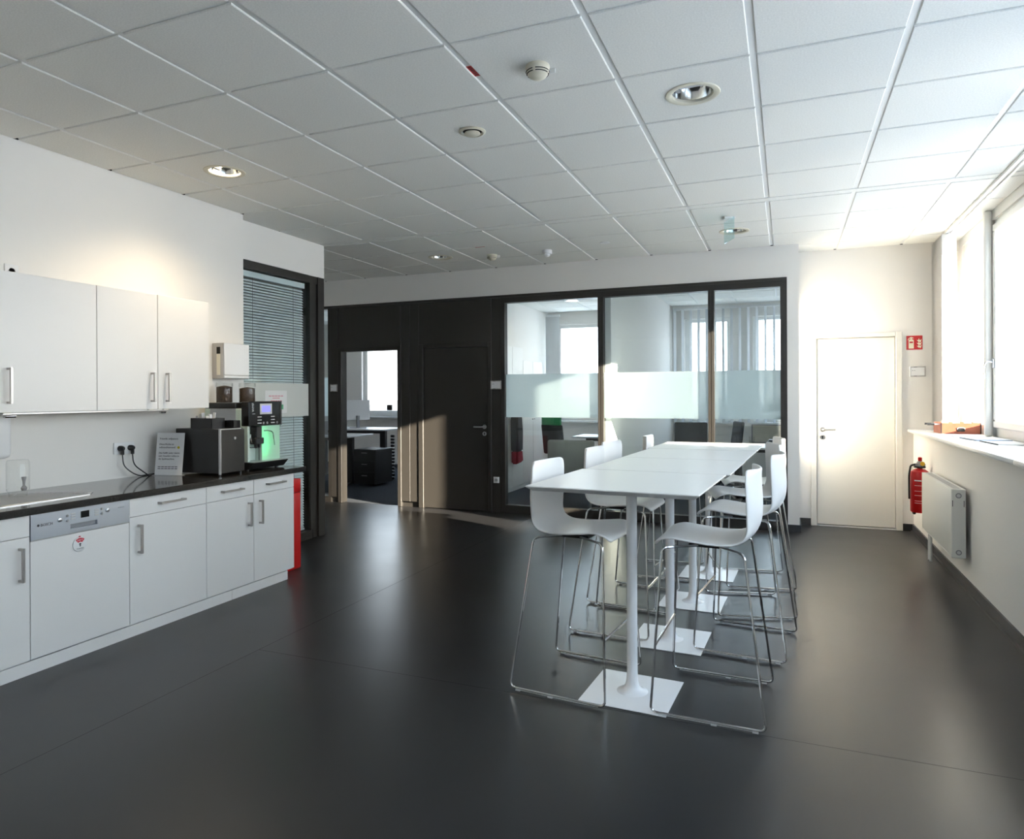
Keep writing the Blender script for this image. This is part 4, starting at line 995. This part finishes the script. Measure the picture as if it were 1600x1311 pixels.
# cabinets, coat and chairs of the left office
for y0, y1, hh, lb in ((9.15, 10.05, 2.16, 'tall white office cabinet by the left office wall'), (10.05, 10.95, 1.98, 'lower white office cabinet with grey edge beside the tall one')):
    t = thing('office_cabinet', lb, 'cabinet', (-4.198, y0, 0))
    w = y1 - y0
    obj('carcass', box(0, 0.42, 0.001, w - 0.001, 0, hh), 'white_lacquer', t)
    for k in (0, 1):
        d = obj('door', rbox(0.4205, 0.438, 0.003 + k * w / 2, w / 2 - 0.003 + k * w / 2, 0.06, hh - 0.01, 0.002, 1), 'white_lacquer', t)
        obj('knob', lathe([(0.008, 0.4382), (0.010, 0.455), (0, 0.456)], (0, w / 2 + (-0.04 if k == 0 else 0.04), 1.05), 10, 'X'), 'grey', d, smooth=True)
def office_chair(x, y, rot, back, label, h=1.0, seat='chair_dark'):
    t = thing('office_chair', label, 'office chair', (x, y, 0), rot)
    for k in range(5):
        a = 2 * PI * k / 5
        obj('foot', merge(tube([(0.03 * math.cos(a), 0.03 * math.sin(a), 0.10), (0.30 * math.cos(a), 0.30 * math.sin(a), 0.065)], 0.016, 6), lathe([(0.025, -0.012), (0.025, 0.012)], (0.30 * math.cos(a), 0.30 * math.sin(a), 0.0255), 10, 'Y')), 'black', t)
    obj('gas_column', lathe([(0.028, 0.085), (0.028, 0.40)], seg=12), 'black', t)
    obj('seat', rbox(-0.24, 0.24, -0.24, 0.24, 0.40, 0.48, 0.03, 3), seat, t, smooth=True)
    b = rbox(-0.235, -0.185, -0.22, 0.22, 0.56, h, 0.022, 3)
    for v in b.verts: v.co.x -= 0.12 * max(0, v.co.z - 0.56); v.co.x += 0.16 * v.co.y * v.co.y
    obj('backrest', b, back, t, smooth=True)
    obj('back_stay', box(-0.235, -0.20, -0.03, 0.03, 0.42, 0.60), 'black', t)
    for s in (-1, 1): obj('armrest', merge(rbox(-0.14, 0.12, s * 0.27 - 0.03, s * 0.27 + 0.03, 0.66, 0.69, 0.01, 1), box(-0.03, 0.01, s * 0.26 - 0.012, s * 0.26 + 0.012, 0.44, 0.66)), 'black', t)
    return t
def desk(x, y, w, d, h, rot, label, legs='black'):
    t = thing('office_desk', label, 'desk', (x, y, 0), rot)
    obj('desk_top', rbox(-w / 2, w / 2, -d / 2, d / 2, h - 0.025, h, 0.004, 1), 'desk_top', t)
    for s in (-1, 1):
        obj('leg', merge(box(s * (w / 2 - 0.2) - 0.05, s * (w / 2 - 0.2) + 0.05, -0.04, 0.04, 0.03, h - 0.0255)), legs, t)
        obj('foot', rbox(s * (w / 2 - 0.2) - 0.04, s * (w / 2 - 0.2) + 0.04, -d / 2 + 0.05, d / 2 - 0.05, 0.0, 0.03, 0.006, 1), legs, t)
    obj('beam', box(-w / 2 + 0.25, w / 2 - 0.25, -0.03, 0.03, h - 0.09, h - 0.0255), legs, t)
    return t
def monitor(x, y, z, rot, label, group=None):
    t = thing('monitor', label, 'monitor', (x, y, z), rot, group)
    obj('foot', rbox(-0.12, 0.12, -0.09, 0.09, 0.0005, 0.012, 0.004, 1), 'grey', t)
    obj('stand', box(-0.03, 0.03, -0.012, 0.012, 0.012, 0.22), 'grey', t)
    sc = obj('housing', rbox(-0.29, 0.29, -0.03, -0.008, 0.14, 0.50, 0.005, 1), 'pale_grey', t)
    obj('screen', box(-0.28, 0.28, -0.0312, -0.0302, 0.15, 0.49), 'black_gloss', sc)
# office seen through the open doorway
desk(-7.15, 9.45, 1.6, 0.8, 0.80, R3(4), 'black framed desk closest to the open doorway')
desk(-7.15, 10.45, 1.6, 0.8, 0.86, R3(4), 'desk with black frame behind the doorway desk')
desk(-5.35, 11.1, 1.6, 0.8, 0.78, 0, 'desk by the window seen right in the doorway')
t = thing('desk_pedestal', 'black drawer pedestal beneath the doorway desk', 'pedestal', (-6.20, 9.62, 0))
obj('body', rbox(-0.2, 0.2, -0.25, 0.25, 0.03, 0.58, 0.005, 1), 'black', t)
for k in range(3):
    d = obj('drawer_front', rbox(-0.198, 0.198, -0.262, -0.2505, 0.04 + k * 0.18, 0.21 + k * 0.18, 0.003, 1), 'black', t); obj('handle', box(-0.05, 0.05, -0.268, -0.262, 0.16 + k * 0.18, 0.17 + k * 0.18), 'grey', d)
monitor(-7.0, 9.45, 0.8005, R3(245), 'monitor on the doorway desk showing its edge')
monitor(-7.05, 10.45, 0.8605, R3(255), 'monitor on the desk behind the doorway desk')
t = thing('cable_guide', 'black segmented cable guide hanging from the rear desk', 'cable guide', (-6.22, 10.25, 0))
for k in range(14): obj('link', rbox(-0.035, 0.035, -0.02, 0.02, 0.055 * k + 0.005, 0.055 * k + 0.05, 0.008, 1), 'black', t)
# left glazed office
office_chair(-3.05, 9.9, R3(60), 'chair_dark', 'office chair with green and black back in left office', 1.0)
gb = rbox(-0.29, -0.245, -0.20, 0.20, 0.99, 1.16, 0.015, 2)
for v in gb.verts: v.co.x += 0.16 * v.co.y * v.co.y
obj('headrest', gb, 'chair_green', bpy.data.objects['office_chair'], smooth=True)
desk(-2.62, 11.2, 1.2, 0.75, 0.76, 0, 'grey topped desk beside the left office window')
t = thing('coat', 'dark coat with red hem hanging at the white cabinet', 'coat', (-3.735, 9.55, 0))
cb = prism([(-0.10, 0.60), (0.13, 0.60), (0.12, 0.9), (0.09, 1.2), (0.02, 1.34), (-0.06, 1.34), (-0.10, 1.2)], 'X', 0.0, 0.11)
bmesh.ops.bevel(cb, geom=cb.edges[:], offset=0.02, segments=2, affect='EDGES')
obj('body', cb, 'cloth_dark', t, smooth=True)
cb = prism([(-0.10, 0.42), (0.16, 0.44), (0.13, 0.62), (-0.10, 0.62)], 'X', 0.005, 0.105)
bmesh.ops.bevel(cb, geom=cb.edges[:], offset=0.02, segments=2, affect='EDGES')
obj('red_hem', cb, 'cloth_red', t, smooth=True)
obj('hook', tube(rounded([(0.0, 0.0, 1.34), (0.05, 0.0, 1.36), (0.05, 0.0, 1.42), (0.0, 0.0, 1.44)], 0.02), 0.005, 6), 'steel', t)
t = thing('guest_chair', 'grey upholstered low armchair behind the glazing', 'armchair', (-2.55, 8.75, 0), R3(95))
obj('seat', rbox(-0.28, 0.28, -0.28, 0.28, 0.22, 0.46, 0.04, 3), 'chair_grey', t, smooth=True)
b = rbox(-0.33, -0.25, -0.30, 0.30, 0.22, 0.86, 0.03, 3); obj('backrest', b, 'chair_grey', t, smooth=True)
for sx in (-0.24, 0.22):
    for sy in (-0.24, 0.24): obj('leg', tube([(sx, sy, 0.0), (sx, sy, 0.225)], 0.014, 8), 'steel', t)
# right glazed office
office_chair(-1.25, 10.0, R3(100), 'chair_dark', 'dark office chair behind the middle pane', 1.05)
office_chair(-0.9, 10.9, R3(200), 'chair_dark', 'dark office chair at the right office desk', 1.02)
desk(0.05, 9.9, 1.7, 0.8, 0.74, R3(0), 'white topped desk in the office behind the right pane')
t = thing('drinking_glass', 'clear drinking glass on the right office desk', 'glass', (-0.42, 9.75, 0.7405))
obj('body', lathe([(0.0, 0.002), (0.028, 0.002), (0.036, 0.13), (0.034, 0.13), (0.026, 0.008), (0.0, 0.008)], seg=20, cap=False), 'jar_glass', t, smooth=True); obj('water', lathe([(0.0, 0.009), (0.026, 0.009), (0.031, 0.07), (0.0, 0.07)], seg=20), 'jar_glass', t)
t = thing('telephone', 'black desk telephone on the right office desk', 'telephone', (-0.1, 9.85, 0.7405), 0.4)
obj('base', prism([(-0.1, 0.0), (0.1, 0.0), (0.1, 0.075), (-0.1, 0.03)], 'X', -0.1, 0.1), 'black', t); obj('handset', rbox(-0.095, -0.05, -0.09, 0.09, 0.06, 0.09, 0.012, 2), 'black', t, smooth=True)
monitor(0.35, 9.95, 0.7405, R3(20), 'monitor on the right office desk')
t = thing('office_pinboard', 'pale board with thin frame below the right office window', 'board', (-0.55, OY - 0.02, 0.60))
obj('panel', box(0.02, 0.88, 0.002, 0.018, 0.02, 0.30), 'ivory', t); obj('frame', merge(box(0, 0.9, 0, 0.0195, 0, 0.02), box(0, 0.9, 0, 0.0195, 0.30, 0.32), box(0, 0.02, 0, 0.0195, 0.02, 0.3), box(0.88, 0.9, 0, 0.0195, 0.02, 0.3)), 'grey', t)

# ------------------------------------------------------------------ outside
g = struct('ground_outside', box(-600, 600, -600, 900, -12.2, -12), 'snow_ground', 'pale ground far below the windows')
bm = bmesh.new(); x = -700
while x < 700:
    w_ = random.uniform(10, 28); h_ = random.uniform(5, 11)
    bx(bm, x, x + w_, 520, 545, -12, -12 + h_); x += w_ * 0.8
tl = struct('trees_far', bm, 'trees', 'distant line of bare trees'); tl['kind'] = 'stuff'
sun_block = struct('wall_sun_block', box(40.0, 50.0, -110.0, -13.3, -12, 18.0), 'sun_block_grey', 'added unseen block shading the near windows from the sun')  # out-of-view block, added only to keep sun off the near windows
